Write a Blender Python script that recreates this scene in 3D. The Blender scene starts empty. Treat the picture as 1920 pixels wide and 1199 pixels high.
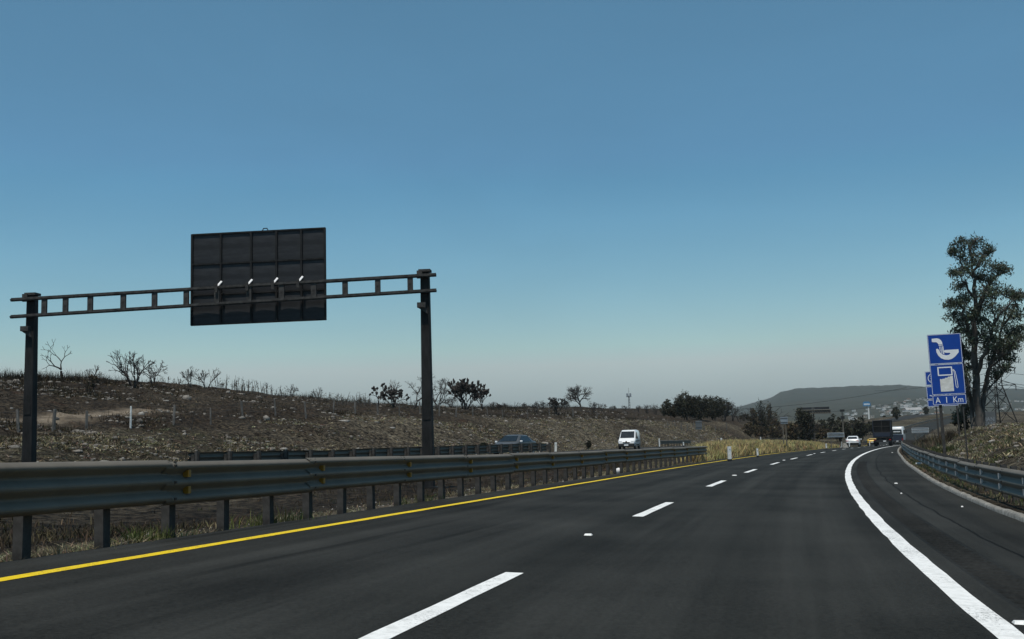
import bpy, math, random
import numpy as np
from mathutils import Matrix, Vector

# ------------------------------------------------------------------ camera, sky, sun, exposure
scene = bpy.context.scene
COL = scene.collection
FPX, CX, CY, HC = 2000.0, 960.0, 599.5, 1.25
PITCH, ROLL = math.atan(212 / FPX), math.radians(1.5)
FWD = np.array([0, math.cos(PITCH), math.sin(PITCH)])
_R = np.array([1.0, 0, 0]); _U = np.cross(_R, FWD)
RGT = math.cos(ROLL) * _R - math.sin(ROLL) * _U
UPV = math.cos(ROLL) * _U + math.sin(ROLL) * _R
EYE = np.array([0, 0, HC])
cam = bpy.data.cameras.new('camera'); cam.sensor_width = 36; cam.lens = 36 * FPX / 1920
cam.clip_start = 0.1; cam.clip_end = 30000
camo = bpy.data.objects.new('camera', cam); COL.objects.link(camo); scene.camera = camo
camo.matrix_world = Matrix(((RGT[0], UPV[0], -FWD[0], 0), (RGT[1], UPV[1], -FWD[1], 0),
                            (RGT[2], UPV[2], -FWD[2], HC), (0, 0, 0, 1)))
SUN_EL, SUN_AZ = math.radians(71), math.radians(197)      # high, behind the camera, along the road
world = bpy.data.worlds.new('World'); scene.world = world; world.use_nodes = True
wn = world.node_tree; bg = wn.nodes['Background']
sky = wn.nodes.new('ShaderNodeTexSky'); sky.sky_type = 'NISHITA'; sky.sun_disc = False
sky.sun_elevation = SUN_EL; sky.sun_rotation = SUN_AZ
sky.altitude = 0; sky.air_density = 1.0; sky.dust_density = 0.6; sky.ozone_density = 1.0
SKY_K = 0.095
def _m(op, x, y, clamp=False):
    n = wn.nodes.new('ShaderNodeMath'); n.operation = op
    for i, q in enumerate((x, y)):
        if isinstance(q, (int, float)): n.inputs[i].default_value = q
        else: wn.links.new(q, n.inputs[i])
    return n.outputs[0]
_sp = wn.nodes.new('ShaderNodeSeparateColor'); wn.links.new(sky.outputs[0], _sp.inputs[0])
_b = _m('MULTIPLY', _sp.outputs[2], 1.01)                       # deeper, less red clear sky, the same in every direction
_r = _m('MULTIPLY', _m('POWER', _m('MULTIPLY', _sp.outputs[0], SKY_K / .413), 1.7), .36 / SKY_K)
_g = _m('MULTIPLY', _m('POWER', _m('MULTIPLY', _sp.outputs[1], SKY_K / .451), 1.2), .455 / SKY_K)
_cc = wn.nodes.new('ShaderNodeCombineColor'); wn.links.new(_m('MAXIMUM', _m('MINIMUM', _r, _m('MULTIPLY', _b, .82)), _m('MULTIPLY', _b, .235)), _cc.inputs[0]); wn.links.new(_m('MAXIMUM', _m('MINIMUM', _g, _m('MULTIPLY', _b, .99)), _m('MULTIPLY', _b, .6)), _cc.inputs[1]); wn.links.new(_b, _cc.inputs[2])
_tc = wn.nodes.new('ShaderNodeTexCoord'); _mp = wn.nodes.new('ShaderNodeMapping'); _mp.inputs['Scale'].default_value = (1.2, 1.2, 3.2); _mp.inputs['Rotation'].default_value = (0, .5, 0)
wn.links.new(_tc.outputs['Generated'], _mp.inputs[0]); _ns = wn.nodes.new('ShaderNodeTexNoise'); _ns.inputs['Scale'].default_value = 2.2; _ns.inputs['Detail'].default_value = 5; _ns.inputs['Distortion'].default_value = .6; wn.links.new(_mp.outputs[0], _ns.inputs[0])
_vm = wn.nodes.new('ShaderNodeVectorMath'); _vm.operation = 'SCALE'; wn.links.new(_cc.outputs[0], _vm.inputs[0]); wn.links.new(_m('ADD', _m('MULTIPLY', _ns.outputs[0], .22), .89), _vm.inputs['Scale'])   # thin smoky unevenness
wn.links.new(_vm.outputs[0], bg.inputs[0]); bg.inputs[1].default_value = SKY_K
sl_ = bpy.data.lights.new('sun', 'SUN'); sl_.energy = 3.6; sl_.angle = math.radians(0.53); sl_.color = (1, 0.93, 0.83)
so_ = bpy.data.objects.new('sun', sl_); COL.objects.link(so_)
sd = Vector((math.sin(SUN_AZ) * math.cos(SUN_EL), math.cos(SUN_AZ) * math.cos(SUN_EL), math.sin(SUN_EL)))
so_.rotation_euler = sd.to_track_quat('Z', 'Y').to_euler(); so_.location = (0, 0, 60)
vs = scene.view_settings; vs.view_transform = 'Standard'; vs.look = 'None'; vs.gamma = 1; vs.exposure = 0.0
scene.render.engine = 'CYCLES'
scene.cycles.volume_bounces = 0; scene.cycles.max_bounces = 6

rng = np.random.default_rng(7); random.seed(7)

# ------------------------------------------------------------------ helpers
WO = {}
def tag(o, label=None, cat=None, group=None, kind=None):
    if label: o['label'] = label
    if cat: o['category'] = cat
    if group: o['group'] = group
    if kind: o['kind'] = kind
    return o
def empty(name, loc, rz=0.0, label=None, cat=None, group=None):
    o = bpy.data.objects.new(name, None); COL.objects.link(o); o.empty_display_size = .2
    o.location = loc; o.rotation_euler = (0, 0, rz); WO[o] = np.array(loc, float)
    return tag(o, label, cat, group)
def raw_mesh(name, V, F):
    V = np.asarray(V, dtype=np.float32); me = bpy.data.meshes.new(name)
    if isinstance(F, np.ndarray):
        n, k = F.shape
        me.vertices.add(len(V)); me.vertices.foreach_set('co', V.ravel())
        me.loops.add(n * k); me.loops.foreach_set('vertex_index', F.astype(np.int32).ravel())
        me.polygons.add(n); me.polygons.foreach_set('loop_start', np.arange(0, n * k, k, dtype=np.int32))
        me.polygons.foreach_set('loop_total', np.full(n, k, dtype=np.int32))
        me.update(calc_edges=True)
    else:
        me.from_pydata([tuple(map(float, v)) for v in V], [], [tuple(map(int, f)) for f in F]); me.update()
    return me
def mobj(name, V, F, m, parent=None, smooth=False, local=False, attr=None):
    """one mesh object; V in world coordinates (or, with local, in the parent's own space)"""
    V = np.asarray(V, dtype=np.float64).reshape(-1, 3)
    if local:
        org = np.zeros(3); loc = (0, 0, 0)
    else:
        org = np.array([(V[:, 0].min() + V[:, 0].max()) / 2, (V[:, 1].min() + V[:, 1].max()) / 2, V[:, 2].min()])
        loc = org - (WO[parent] if parent is not None else 0)
    me = raw_mesh(name, V - org, F); me.materials.append(m)
    if smooth: me.polygons.foreach_set('use_smooth', np.ones(len(me.polygons), dtype=bool))
    if attr is not None:
        a = me.attributes.new('tint', 'FLOAT_COLOR', 'POINT')
        c = np.ones((len(V), 4), dtype=np.float32); c[:, :attr.shape[1]] = attr; a.data.foreach_set('color', c.ravel())
    o = bpy.data.objects.new(name, me); COL.objects.link(o); o.location = loc; WO[o] = org
    if parent is not None: o.parent = parent
    return o
class MB:
    def __init__(s): s.v = []; s.f = []
    def add(s, V, F):
        b = len(s.v); s.v += [tuple(map(float, q)) for q in V]; s.f += [tuple(int(i) + b for i in q) for q in F]; return s
    def box(s, c, d, M=None):
        x, y, z = d[0] / 2, d[1] / 2, d[2] / 2
        V = np.array([(-x, -y, -z), (x, -y, -z), (x, y, -z), (-x, y, -z), (-x, -y, z), (x, -y, z), (x, y, z), (-x, y, z)], float)
        if M is not None: V = V @ np.asarray(M).T
        return s.add(V + np.asarray(c, float), [(0, 3, 2, 1), (4, 5, 6, 7), (0, 1, 5, 4), (1, 2, 6, 5), (2, 3, 7, 6), (3, 0, 4, 7)])
    def tube(s, P, r, n=6, caps=True):
        P = np.asarray(P, float); r = np.broadcast_to(r, (len(P),)); V = []; up = np.array([0.13, 0.31, 0.94])
        for i in range(len(P)):
            d = P[min(i + 1, len(P) - 1)] - P[max(i - 1, 0)]; d = d / (np.linalg.norm(d) + 1e-9)
            a = np.cross(d, up)
            if np.linalg.norm(a) < .05: a = np.cross(d, [1, 0, 0])
            a /= np.linalg.norm(a); b = np.cross(d, a)
            for k in range(n):
                t = 2 * math.pi * k / n; V.append(P[i] + r[i] * (math.cos(t) * a + math.sin(t) * b))
        F = [(i * n + k, i * n + (k + 1) % n, (i + 1) * n + (k + 1) % n, (i + 1) * n + k) for i in range(len(P) - 1) for k in range(n)]
        if caps: F += [tuple(range(n - 1, -1, -1)), tuple(range((len(P) - 1) * n, len(P) * n))]
        return s.add(V, F)
    def prism(s, poly, ax, thick, M=None, off=(0, 0, 0)):
        """polygon in (x,z), extruded along y by thick, centred"""
        n = len(poly); V = np.array([(p[0], -thick / 2, p[1]) for p in poly] + [(p[0], thick / 2, p[1]) for p in poly], float)
        if M is not None: V = V @ np.asarray(M).T
        F = [tuple(range(n)), tuple(range(2 * n - 1, n - 1, -1))] + [(i, i + n, (i + 1) % n + n, (i + 1) % n) for i in range(n)]
        return s.add(V + np.asarray(off, float), F)
    def build(s, name, m, parent=None, smooth=False, local=False): return mobj(name, np.array(s.v), s.f, m, parent, smooth, local)
def rotz(a): return np.array([[math.cos(a), -math.sin(a), 0], [math.sin(a), math.cos(a), 0], [0, 0, 1]])
def grid_faces(nr, nc):
    i = np.arange(nr - 1)[:, None] * nc + np.arange(nc - 1)[None, :]
    return np.stack([i, i + 1, i + nc + 1, i + nc], -1).reshape(-1, 4)
def bevel(o, w=.01, seg=2):
    b = o.modifiers.new('bevel', 'BEVEL'); b.width = w; b.segments = seg; b.limit_method = 'ANGLE'; b.angle_limit = math.radians(35); return o
def copy_tree(o, parent=None):
    c = o.copy(); COL.objects.link(c); WO[c] = WO[o]
    if parent is not None: c.parent = parent
    for ch in list(o.children): copy_tree(ch, c)
    return c
_N = np.random.default_rng(3).random((256, 256)).astype(np.float64)
def vnoise(x, y):
    xi = np.floor(x).astype(int); yi = np.floor(y).astype(int); fx = x - xi; fy = y - yi
    fx = fx * fx * (3 - 2 * fx); fy = fy * fy * (3 - 2 * fy)
    a = _N[xi & 255, yi & 255]; b = _N[(xi + 1) & 255, yi & 255]; c = _N[xi & 255, (yi + 1) & 255]; d = _N[(xi + 1) & 255, (yi + 1) & 255]
    return (a * (1 - fx) + b * fx) * (1 - fy) + (c * (1 - fx) + d * fx) * fy
def fbm(x, y, octv=4, g=.5):
    s = 0; a = 1; t = 0
    for i in range(octv): s = s + a * (vnoise(x * 2 ** i + 17.3 * i, y * 2 ** i - 9.1 * i) - .5); t += a; a *= g
    return s / t * 2
def sstep(x, a, b): t = np.clip((x - a) / (b - a), 0, 1); return t * t * (3 - 2 * t)

# ------------------------------------------------------------------ materials (all procedural)
def nt(name):
    m = bpy.data.materials.new(name); m.use_nodes = True
    return m, m.node_tree.nodes, m.node_tree.links, m.node_tree.nodes['Principled BSDF']
def pm(name, c1, c2=None, scale=6.0, rough=.6, metal=0.0, bump=0.0, lo=.35, hi=.65, stretch=(1, 1, 1), spec=.5, coat=0.0, bscale=None):
    m, N, L, B = nt(name)
    c2 = c2 or tuple(x * .8 for x in c1)
    tc = N.new('ShaderNodeTexCoord'); mp = N.new('ShaderNodeMapping'); mp.inputs['Scale'].default_value = stretch
    L.new(tc.outputs['Object'], mp.inputs[0])
    no = N.new('ShaderNodeTexNoise'); no.inputs['Scale'].default_value = scale; no.inputs['Detail'].default_value = 5; no.inputs['Roughness'].default_value = .65
    L.new(mp.outputs[0], no.inputs[0])
    cr = N.new('ShaderNodeValToRGB'); cr.color_ramp.elements[0].position = lo; cr.color_ramp.elements[1].position = hi
    cr.color_ramp.elements[0].color = (*c1, 1); cr.color_ramp.elements[1].color = (*c2, 1)
    L.new(no.outputs[0], cr.inputs[0]); L.new(cr.outputs[0], B.inputs['Base Color'])
    B.inputs['Roughness'].default_value = rough; B.inputs['Metallic'].default_value = metal; B.inputs['Specular IOR Level'].default_value = spec
    B.inputs['Coat Weight'].default_value = coat
    if bump:
        n2 = N.new('ShaderNodeTexNoise'); n2.inputs['Scale'].default_value = bscale or scale * 3; n2.inputs['Detail'].default_value = 6
        L.new(tc.outputs['Object'], n2.inputs[0])
        bn = N.new('ShaderNodeBump'); bn.inputs['Strength'].default_value = bump; bn.inputs['Distance'].default_value = .02
        L.new(n2.outputs[0], bn.inputs['Height']); L.new(bn.outputs[0], B.inputs['Normal'])
    return m
def tintmat(name, base, rough=.8, trans=0.0):
    """colour = base x per-vertex tint (leaf to leaf variation)"""
    m, N, L, B = nt(name)
    at_ = N.new('ShaderNodeAttribute'); at_.attribute_name = 'tint'
    mx = N.new('ShaderNodeMix'); mx.data_type = 'RGBA'; mx.blend_type = 'MULTIPLY'; mx.inputs[0].default_value = 1
    mx.inputs[6].default_value = (*base, 1); L.new(at_.outputs['Color'], mx.inputs[7]); L.new(mx.outputs[2], B.inputs['Base Color'])
    B.inputs['Roughness'].default_value = rough; B.inputs['Specular IOR Level'].default_value = .25
    if trans:
        tr = N.new('ShaderNodeBsdfTranslucent'); L.new(mx.outputs[2], tr.inputs[0]); ms = N.new('ShaderNodeMixShader'); ms.inputs[0].default_value = trans
        L.new(B.outputs[0], ms.inputs[1]); L.new(tr.outputs[0], ms.inputs[2]); L.new(ms.outputs[0], N['Material Output'].inputs[0])
    return m
def glass(name, c=(.012, .016, .02), rough=.06):
    m, N, L, B = nt(name); B.inputs['Base Color'].default_value = (*c, 1); B.inputs['Roughness'].default_value = rough
    tc = N.new('ShaderNodeTexCoord'); no = N.new('ShaderNodeTexNoise'); no.inputs['Scale'].default_value = 3; L.new(tc.outputs['Object'], no.inputs[0])
    mr = N.new('ShaderNodeMapRange'); mr.inputs[3].default_value = rough; mr.inputs[4].default_value = rough + .12; L.new(no.outputs[0], mr.inputs[0]); L.new(mr.outputs[0], B.inputs['Roughness'])
    return m
M = {}
def asphalt_mat(name, c0, c1, track=True):
    m, N, L, B = nt(name)
    uv = N.new('ShaderNodeUVMap'); uv.uv_map = 'road'
    tc = N.new('ShaderNodeTexCoord')
    fine = N.new('ShaderNodeTexNoise'); fine.inputs['Scale'].default_value = 28; fine.inputs['Detail'].default_value = 8; fine.inputs['Roughness'].default_value = .8
    L.new(tc.outputs['Object'], fine.inputs[0])
    big = N.new('ShaderNodeTexNoise'); big.inputs['Scale'].default_value = .35; big.inputs['Detail'].default_value = 5; L.new(tc.outputs['Object'], big.inputs[0])
    mp = N.new('ShaderNodeMapping'); mp.inputs['Scale'].default_value = (2.2, .045, 1); L.new(uv.outputs[0], mp.inputs[0])
    st = N.new('ShaderNodeTexNoise'); st.inputs['Scale'].default_value = 1; st.inputs['Detail'].default_value = 4; st.inputs['Roughness'].default_value = .6; L.new(mp.outputs[0], st.inputs[0])
    def math_(op, a, b):
        n = N.new('ShaderNodeMath'); n.operation = op
        for i, q in enumerate((a, b)):
            if isinstance(q, (int, float)): n.inputs[i].default_value = q
            else: L.new(q, n.inputs[i])
        return n.outputs[0]
    a = math_('MULTIPLY', fine.outputs[0], .55); b = math_('MULTIPLY', big.outputs[0], .28); c = math_('MULTIPLY', st.outputs[0], .27)
    s = math_('ADD', math_('ADD', a, b), c)
    if track:   # tyre-polished bands, two to a lane
        spx = N.new('ShaderNodeSeparateXYZ'); L.new(uv.outputs[0], spx.inputs[0])
        w_ = math_('COSINE', math_('MULTIPLY', math_('SUBTRACT', math_('ABSOLUTE', spx.outputs[0], 0), 1.0), 3.59), 0)
        s = math_('ADD', s, math_('MULTIPLY', w_, math_('MULTIPLY', st.outputs[0], .045)))
    cr = N.new('ShaderNodeValToRGB'); cr.color_ramp.elements[0].position = .43; cr.color_ramp.elements[1].position = .7
    cr.color_ramp.elements[0].color = (*c0, 1); cr.color_ramp.elements[1].color = (*c1, 1); L.new(s, cr.inputs[0])
    out = cr.outputs[0]
    sp = N.new('ShaderNodeSeparateXYZ'); L.new(uv.outputs[0], sp.inputs[0])
    def dark(fac, col, prev):
        mx = N.new('ShaderNodeMix'); mx.data_type = 'RGBA'; L.new(fac, mx.inputs[0]); L.new(prev, mx.inputs[6]); mx.inputs[7].default_value = (*col, 1); return mx.outputs[2]
    if track:
        # old oily streaks inside the left lane
        mp2 = N.new('ShaderNodeMapping'); mp2.inputs['Scale'].default_value = (3.4, .12, 1); mp2.inputs['Location'].default_value = (4.1, 2, 0); L.new(uv.outputs[0], mp2.inputs[0])
        n2 = N.new('ShaderNodeTexNoise'); n2.inputs['Detail'].default_value = 3; n2.inputs['Scale'].default_value = 1; L.new(mp2.outputs[0], n2.inputs[0])
        mr = N.new('ShaderNodeMapRange'); mr.inputs[1].default_value = .56; mr.inputs[2].default_value = .74; mr.inputs[4].default_value = .7; L.new(n2.outputs[0], mr.inputs[0])
        lane = N.new('ShaderNodeMapRange'); lane.interpolation_type = 'SMOOTHSTEP'; lane.inputs[1].default_value = -.6; lane.inputs[2].default_value = -1.3; L.new(sp.outputs[0], lane.inputs[0])
        out = dark(math_('MULTIPLY', mr.outputs[0], lane.outputs[0]), tuple(x * .45 for x in c0), out)
        # sealed seam along the shoulder, wandering a little
        wz = N.new('ShaderNodeTexNoise'); wz.noise_dimensions = '1D'; wz.inputs['Scale'].default_value = .35; wz.inputs['Detail'].default_value = 4; L.new(sp.outputs[1], wz.inputs['W'])
        c5 = math_('ADD', math_('MULTIPLY', wz.outputs[0], .16), 4.79)
        d = math_('ABSOLUTE', math_('SUBTRACT', sp.outputs[0], c5), 0)
        mr3 = N.new('ShaderNodeMapRange'); mr3.inputs[1].default_value = .008; mr3.inputs[2].default_value = .03; mr3.inputs[3].default_value = .8; mr3.inputs[4].default_value = 0; L.new(d, mr3.inputs[0])
        out = dark(mr3.outputs[0], (.003, .003, .003), out)
    L.new(out, B.inputs['Base Color'])
    rr = N.new('ShaderNodeMapRange'); rr.inputs[3].default_value = .62; rr.inputs[4].default_value = .9; L.new(fine.outputs[0], rr.inputs[0]); L.new(rr.outputs[0], B.inputs['Roughness'])
    B.inputs['Specular IOR Level'].default_value = .04
    bn = N.new('ShaderNodeBump'); bn.inputs['Strength'].default_value = .8; bn.inputs['Distance'].default_value = .012; L.new(fine.outputs[0], bn.inputs['Height']); L.new(bn.outputs[0], B.inputs['Normal'])
    return m
def ground_mat(name):
    """tint.r = how dry and straw-covered, tint.g = how green, tint.b = bare pale dirt"""
    m, N, L, B = nt(name)
    at_ = N.new('ShaderNodeAttribute'); at_.attribute_name = 'tint'; sp = N.new('ShaderNodeSeparateColor'); L.new(at_.outputs['Color'], sp.inputs[0])
    tc = N.new('ShaderNodeTexCoord')
    def noise(sc, det=6, ro=.6):
        n = N.new('ShaderNodeTexNoise'); n.inputs['Scale'].default_value = sc; n.inputs['Detail'].default_value = det; n.inputs['Roughness'].default_value = ro; L.new(tc.outputs['Object'], n.inputs[0]); return n.outputs[0]
    def ramp(src, a, ca, b, cb):
        r = N.new('ShaderNodeValToRGB'); r.color_ramp.elements[0].position = a; r.color_ramp.elements[1].position = b
        r.color_ramp.elements[0].color = (*ca, 1); r.color_ramp.elements[1].color = (*cb, 1); L.new(src, r.inputs[0]); return r.outputs[0]
    def mix(f, a, b):
        x = N.new('ShaderNodeMix'); x.data_type = 'RGBA'
        L.new(f, x.inputs[0]); L.new(a, x.inputs[6]); L.new(b, x.inputs[7]); return x.outputs[2]
    n1, n2, n3 = noise(.5), noise(3.6, 9, .8), noise(1.1, 8, .75)
    burnt = ramp(n2, .42, (.005, .004, .003), .68, (.075, .054, .037))
    straw = ramp(n2, .44, (.006, .005, .004), .6, (.32, .275, .195))
    green = ramp(n3, .38, (.02, .03, .012), .66, (.09, .1, .035))
    dirt = ramp(n3, .35, (.12, .095, .07), .65, (.34, .28, .21))
    def m2(op, a, b):
        n = N.new('ShaderNodeMath'); n.operation = op; n.use_clamp = True
        for i, q in enumerate((a, b)):
            if isinstance(q, (int, float)): n.inputs[i].default_value = q
            else: L.new(q, n.inputs[i])
        return n.outputs[0]
    thr = N.new('ShaderNodeMapRange'); thr.inputs[1].default_value = .4; thr.inputs[2].default_value = .6; L.new(n3, thr.inputs[0])
    fs = m2('MULTIPLY', sp.outputs[0], m2('ADD', m2('MULTIPLY', thr.outputs[0], .75), .3))
    c = mix(fs, burnt, straw); c = mix(m2('MULTIPLY', sp.outputs[1], thr.outputs[0]), c, green); c = mix(sp.outputs[2], c, dirt)
    # reddish earth showing here and there
    tr = N.new('ShaderNodeMapRange'); tr.inputs[1].default_value = .62; tr.inputs[2].default_value = .75; tr.inputs[4].default_value = .6; L.new(n1, tr.inputs[0])
    red = ramp(n2, .3, (.03, .015, .01), .7, (.11, .055, .035)); c = mix(tr.outputs[0], c, red)
    L.new(c, B.inputs['Base Color']); B.inputs['Roughness'].default_value = .95; B.inputs['Specular IOR Level'].default_value = .1
    bn = N.new('ShaderNodeBump'); bn.inputs['Strength'].default_value = 1; bn.inputs['Distance'].default_value = .22; L.new(n2, bn.inputs['Height']); L.new(bn.outputs[0], B.inputs['Normal'])
    return m
M['asphalt'] = asphalt_mat('asphalt', (.0105, .0108, .0098), (.047, .0478, .0445))
M['rumble'] = asphalt_mat('milled asphalt', (.0075, .008, .0078), (.036, .037, .0355))
M['asphalt_old'] = asphalt_mat('old asphalt', (.018, .018, .018), (.05, .05, .049), False)
M['ground'] = ground_mat('burnt hillside')
M['white_paint'] = pm('white road paint', (.62, .62, .6), (.82, .82, .8), 9, .55, lo=.3, hi=.55, bump=.2)
M['yellow_paint'] = pm('yellow road paint', (.62, .4, .012), (.8, .56, .02), 9, .55, lo=.3, hi=.55, bump=.2)
def worn_paint(name, c1, c2, wear=.66):
    m = pm(name, c1, c2, 9, .55, lo=.3, hi=.55, bump=.25, spec=.2); N = m.node_tree.nodes; L = m.node_tree.links; B = N['Principled BSDF']
    src = B.inputs['Base Color'].links[0].from_socket; tc = N.new('ShaderNodeTexCoord')
    a = N.new('ShaderNodeTexNoise'); a.inputs['Scale'].default_value = 38; a.inputs['Detail'].default_value = 6; a.inputs['Roughness'].default_value = .75; L.new(tc.outputs['Object'], a.inputs[0])
    b = N.new('ShaderNodeTexNoise'); b.inputs['Scale'].default_value = .9; b.inputs['Detail'].default_value = 4; L.new(tc.outputs['Object'], b.inputs[0])
    s = N.new('ShaderNodeMath'); s.operation = 'MULTIPLY_ADD'; L.new(b.outputs[0], s.inputs[0]); s.inputs[1].default_value = .45; L.new(a.outputs[0], s.inputs[2])
    r = N.new('ShaderNodeMapRange'); r.inputs[1].default_value = wear + .14; r.inputs[2].default_value = wear + .22; r.inputs[4].default_value = .8; L.new(s.outputs[0], r.inputs[0])
    x = N.new('ShaderNodeMix'); x.data_type = 'RGBA'; L.new(r.outputs[0], x.inputs[0]); L.new(src, x.inputs[6]); x.inputs[7].default_value = (.05, .05, .048, 1); L.new(x.outputs[2], B.inputs['Base Color']); return m
M['white_paint'] = worn_paint('worn white road paint', (.6, .6, .58), (.8, .8, .78))
M['yellow_paint'] = worn_paint('worn yellow road paint', (.62, .42, .008), (.78, .56, .012))
M['concrete'] = pm('kerb concrete', (.1, .095, .085), (.33, .32, .29), 6, .9, bump=.7, lo=.3, hi=.7)
M['galv'] = pm('galvanised steel', (.108, .095, .077), (.15, .133, .109), 1.6, .6, 0, lo=.3, hi=.7, stretch=(1, 1, .25), bump=.06, spec=.22)
M['galv_dark'] = pm('weathered post steel', (.035, .033, .031), (.075, .072, .068), 5, .85, 0, bump=.12, spec=.15)
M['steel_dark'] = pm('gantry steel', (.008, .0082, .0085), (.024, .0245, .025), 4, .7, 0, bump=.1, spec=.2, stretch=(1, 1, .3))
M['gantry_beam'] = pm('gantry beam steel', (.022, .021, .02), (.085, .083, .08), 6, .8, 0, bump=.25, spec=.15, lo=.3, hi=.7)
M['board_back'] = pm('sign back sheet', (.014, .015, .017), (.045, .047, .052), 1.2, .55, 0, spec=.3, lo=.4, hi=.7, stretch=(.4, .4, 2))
M['amber'] = pm('amber reflector', (.2, .1, .006), (.27, .14, .008), 20, .45)
M['silver_mark'] = pm('silver reflector', (.4, .41, .41), (.52, .53, .53), 20, .45)
M['sign_blue'] = pm('sign blue sheeting', (.008, .053, .29), (.01, .062, .33), 2, .45, spec=.25)
M['sign_white'] = pm('sign white sheeting', (.78, .79, .79), (.88, .88, .88), 3, .45)
M['sign_torn'] = pm('torn bleached sheeting', (.6, .59, .54), (.8, .79, .75), 5, .6)
M['sign_grey'] = pm('grey sign back', (.22, .25, .28), (.3, .33, .36), 2, .5, .3)
M['white_post'] = pm('white painted post', (.6, .6, .57), (.8, .8, .77), 6, .6)
M['fence_wood'] = pm('weathered fence post', (.07, .064, .058), (.18, .17, .155), 7, .9, bump=.5, stretch=(1, 1, .3))
M['wire'] = pm('wire', (.03, .03, .032), (.05, .05, .05), 4, .6, .5)
M['bark_burnt'] = pm('burnt bark', (.014, .012, .011), (.05, .043, .038), 5, .95, bump=.6)
M['bark_grey'] = pm('grey dead bark', (.035, .031, .028), (.1, .092, .082), 5, .95, bump=.6)
M['bark_euc'] = pm('eucalyptus bark', (.02, .018, .016), (.1, .088, .075), 2.2, .9, bump=.6, stretch=(1, 1, .35))
M['leaf_euc'] = tintmat('eucalyptus leaf', (.058, .074, .048), .5, .25)
M['leaf_scrub'] = tintmat('scrub leaf', (.034, .034, .02), .85, .08)
M['leaf_brown'] = tintmat('dry brown leaf', (.075, .058, .033), .9, .1)
M['sign_pale'] = pm('pale grey sign board', (.5, .52, .53), (.62, .63, .64), 2, .5)
M['straw'] = tintmat('dry grass', (.24, .205, .13), .9, .3)
M['straw_gold'] = tintmat('golden dry grass', (.38, .3, .14), .9, .4)
M['green_grass'] = tintmat('green grass', (.1, .12, .04), .8, .35)
M['stone'] = pm('pale stone', (.16, .15, .135), (.36, .34, .31), 5, .95, bump=.5)
M['rubble'] = pm('grey brown rubble', (.04, .036, .032), (.3, .275, .24), .9, .95, bump=.5, lo=.35, hi=.7)
M['car_white'] = pm('white car paint', (.74, .75, .75), (.8, .8, .8), 2, .3, coat=.4)
M['car_grey'] = pm('grey car paint', (.05, .055, .06), (.07, .075, .08), 2, .45, 0, coat=.2)
M['car_yellow'] = pm('yellow car paint', (.72, .42, .01), (.78, .48, .015), 2, .35, coat=.4)
M['car_blue'] = pm('dark blue paint', (.012, .018, .035), (.02, .026, .045), 2, .35, coat=.3)
M['plastic'] = pm('black plastic', (.012, .012, .012), (.02, .02, .02), 8, .6)
M['rubber'] = pm('tyre rubber', (.012, .012, .012), (.022, .022, .022), 12, .9)
M['tarp'] = pm('dark truck tarpaulin', (.006, .0065, .007), (.014, .015, .016), 1.5, .85, bump=.4, spec=.1)
M['rim'] = pm('wheel rim', (.25, .26, .27), (.35, .36, .37), 5, .4, .7)
M['glass'] = glass('dark glass')
M['red_lamp'] = pm('red lamp lens', (.3, .01, .008), (.4, .015, .01), 8, .25)
M['lamp'] = pm('clear lamp lens', (.6, .62, .64), (.75, .76, .77), 8, .15)
M['wall_white'] = pm('white house wall', (.5, .49, .46), (.68, .67, .64), .3, .85)
M['wall_cream'] = pm('cream house wall', (.22, .2, .17), (.34, .31, .27), .3, .85)
M['roof_tile'] = pm('clay roof', (.16, .08, .05), (.24, .13, .08), .6, .9)
M['roof_grey'] = pm('grey sheet roof', (.2, .2, .2), (.36, .36, .36), .6, .7)
M['board_grey'] = pm('billboard grey', (.08, .09, .095), (.12, .13, .135), 1, .6)
M['litter'] = pm('litter plastic', (.7, .7, .7), (.82, .82, .82), 4, .5)

# ------------------------------------------------------------------ the road's course (s = metres ahead, o = metres right of the lane line)
S = np.arange(-60, 1200.1, .5)
_k = np.interp(S, [-10, 30, 60, 90, 120, 150, 190, 260, 300, 420, 520], [.00227, .00175, .00128, .00075, .00015, -.00011, .00009, .0005, .0007, .0007, 0])
_i0 = int(np.argmin(abs(S)))
RT = np.cumsum(_k) * .5; RT = RT - RT[_i0] + .22224
RX = np.cumsum(np.sin(RT)) * .5; RX = RX - RX[_i0] - 2.357
RY = np.cumsum(np.cos(RT)) * .5; RY = RY - RY[_i0]
_g = np.interp(S, [0, 40, 80, 120, 160, 200, 280, 320, 520, 620], [-.0225, -.0115, -.0104, -.014, -.0166, -.0187, .015, .03, .03, -.03])
RZ = np.cumsum(_g) * .5; RZ = RZ - RZ[_i0] + .2068
RSL = np.interp(S, [0, 60, 120, 200], [-.0458, -.0083, .01, .0107])
ZOPP_S = [-60, 0, 25, 40, 60, 80, 100, 130, 175, 220, 280, 330, 520, 620, 900]
ZOPP_Z = [1.6, .6, .16, -.08, -.23, -.45, -.73, -1.0, -1.55, -2.1, -2.2, -1.2, 4.6, 4.8, -2]
def rz_at(s, o): return np.interp(s, S, RZ) + o * np.interp(s, S, RSL)
def rp(s, o, dz=0.0):
    s = np.asarray(s, float); th = np.interp(s, S, RT)
    return np.stack(np.broadcast_arrays(np.interp(s, S, RX) + o * np.cos(th), np.interp(s, S, RY) - o * np.sin(th), rz_at(s, o) + dz), -1)
def so_of(x, y):
    s = np.interp(y, RY, S)
    for _ in range(7):
        th = np.interp(s, S, RT); s = np.clip(s + .8 * ((x - np.interp(s, S, RX)) * np.sin(th) + (y - np.interp(s, S, RY)) * np.cos(th)), -60, 1195)
    th = np.interp(s, S, RT); o = (x - np.interp(s, S, RX)) * np.cos(th) - (y - np.interp(s, S, RY)) * np.sin(th)
    return s, o
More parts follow.
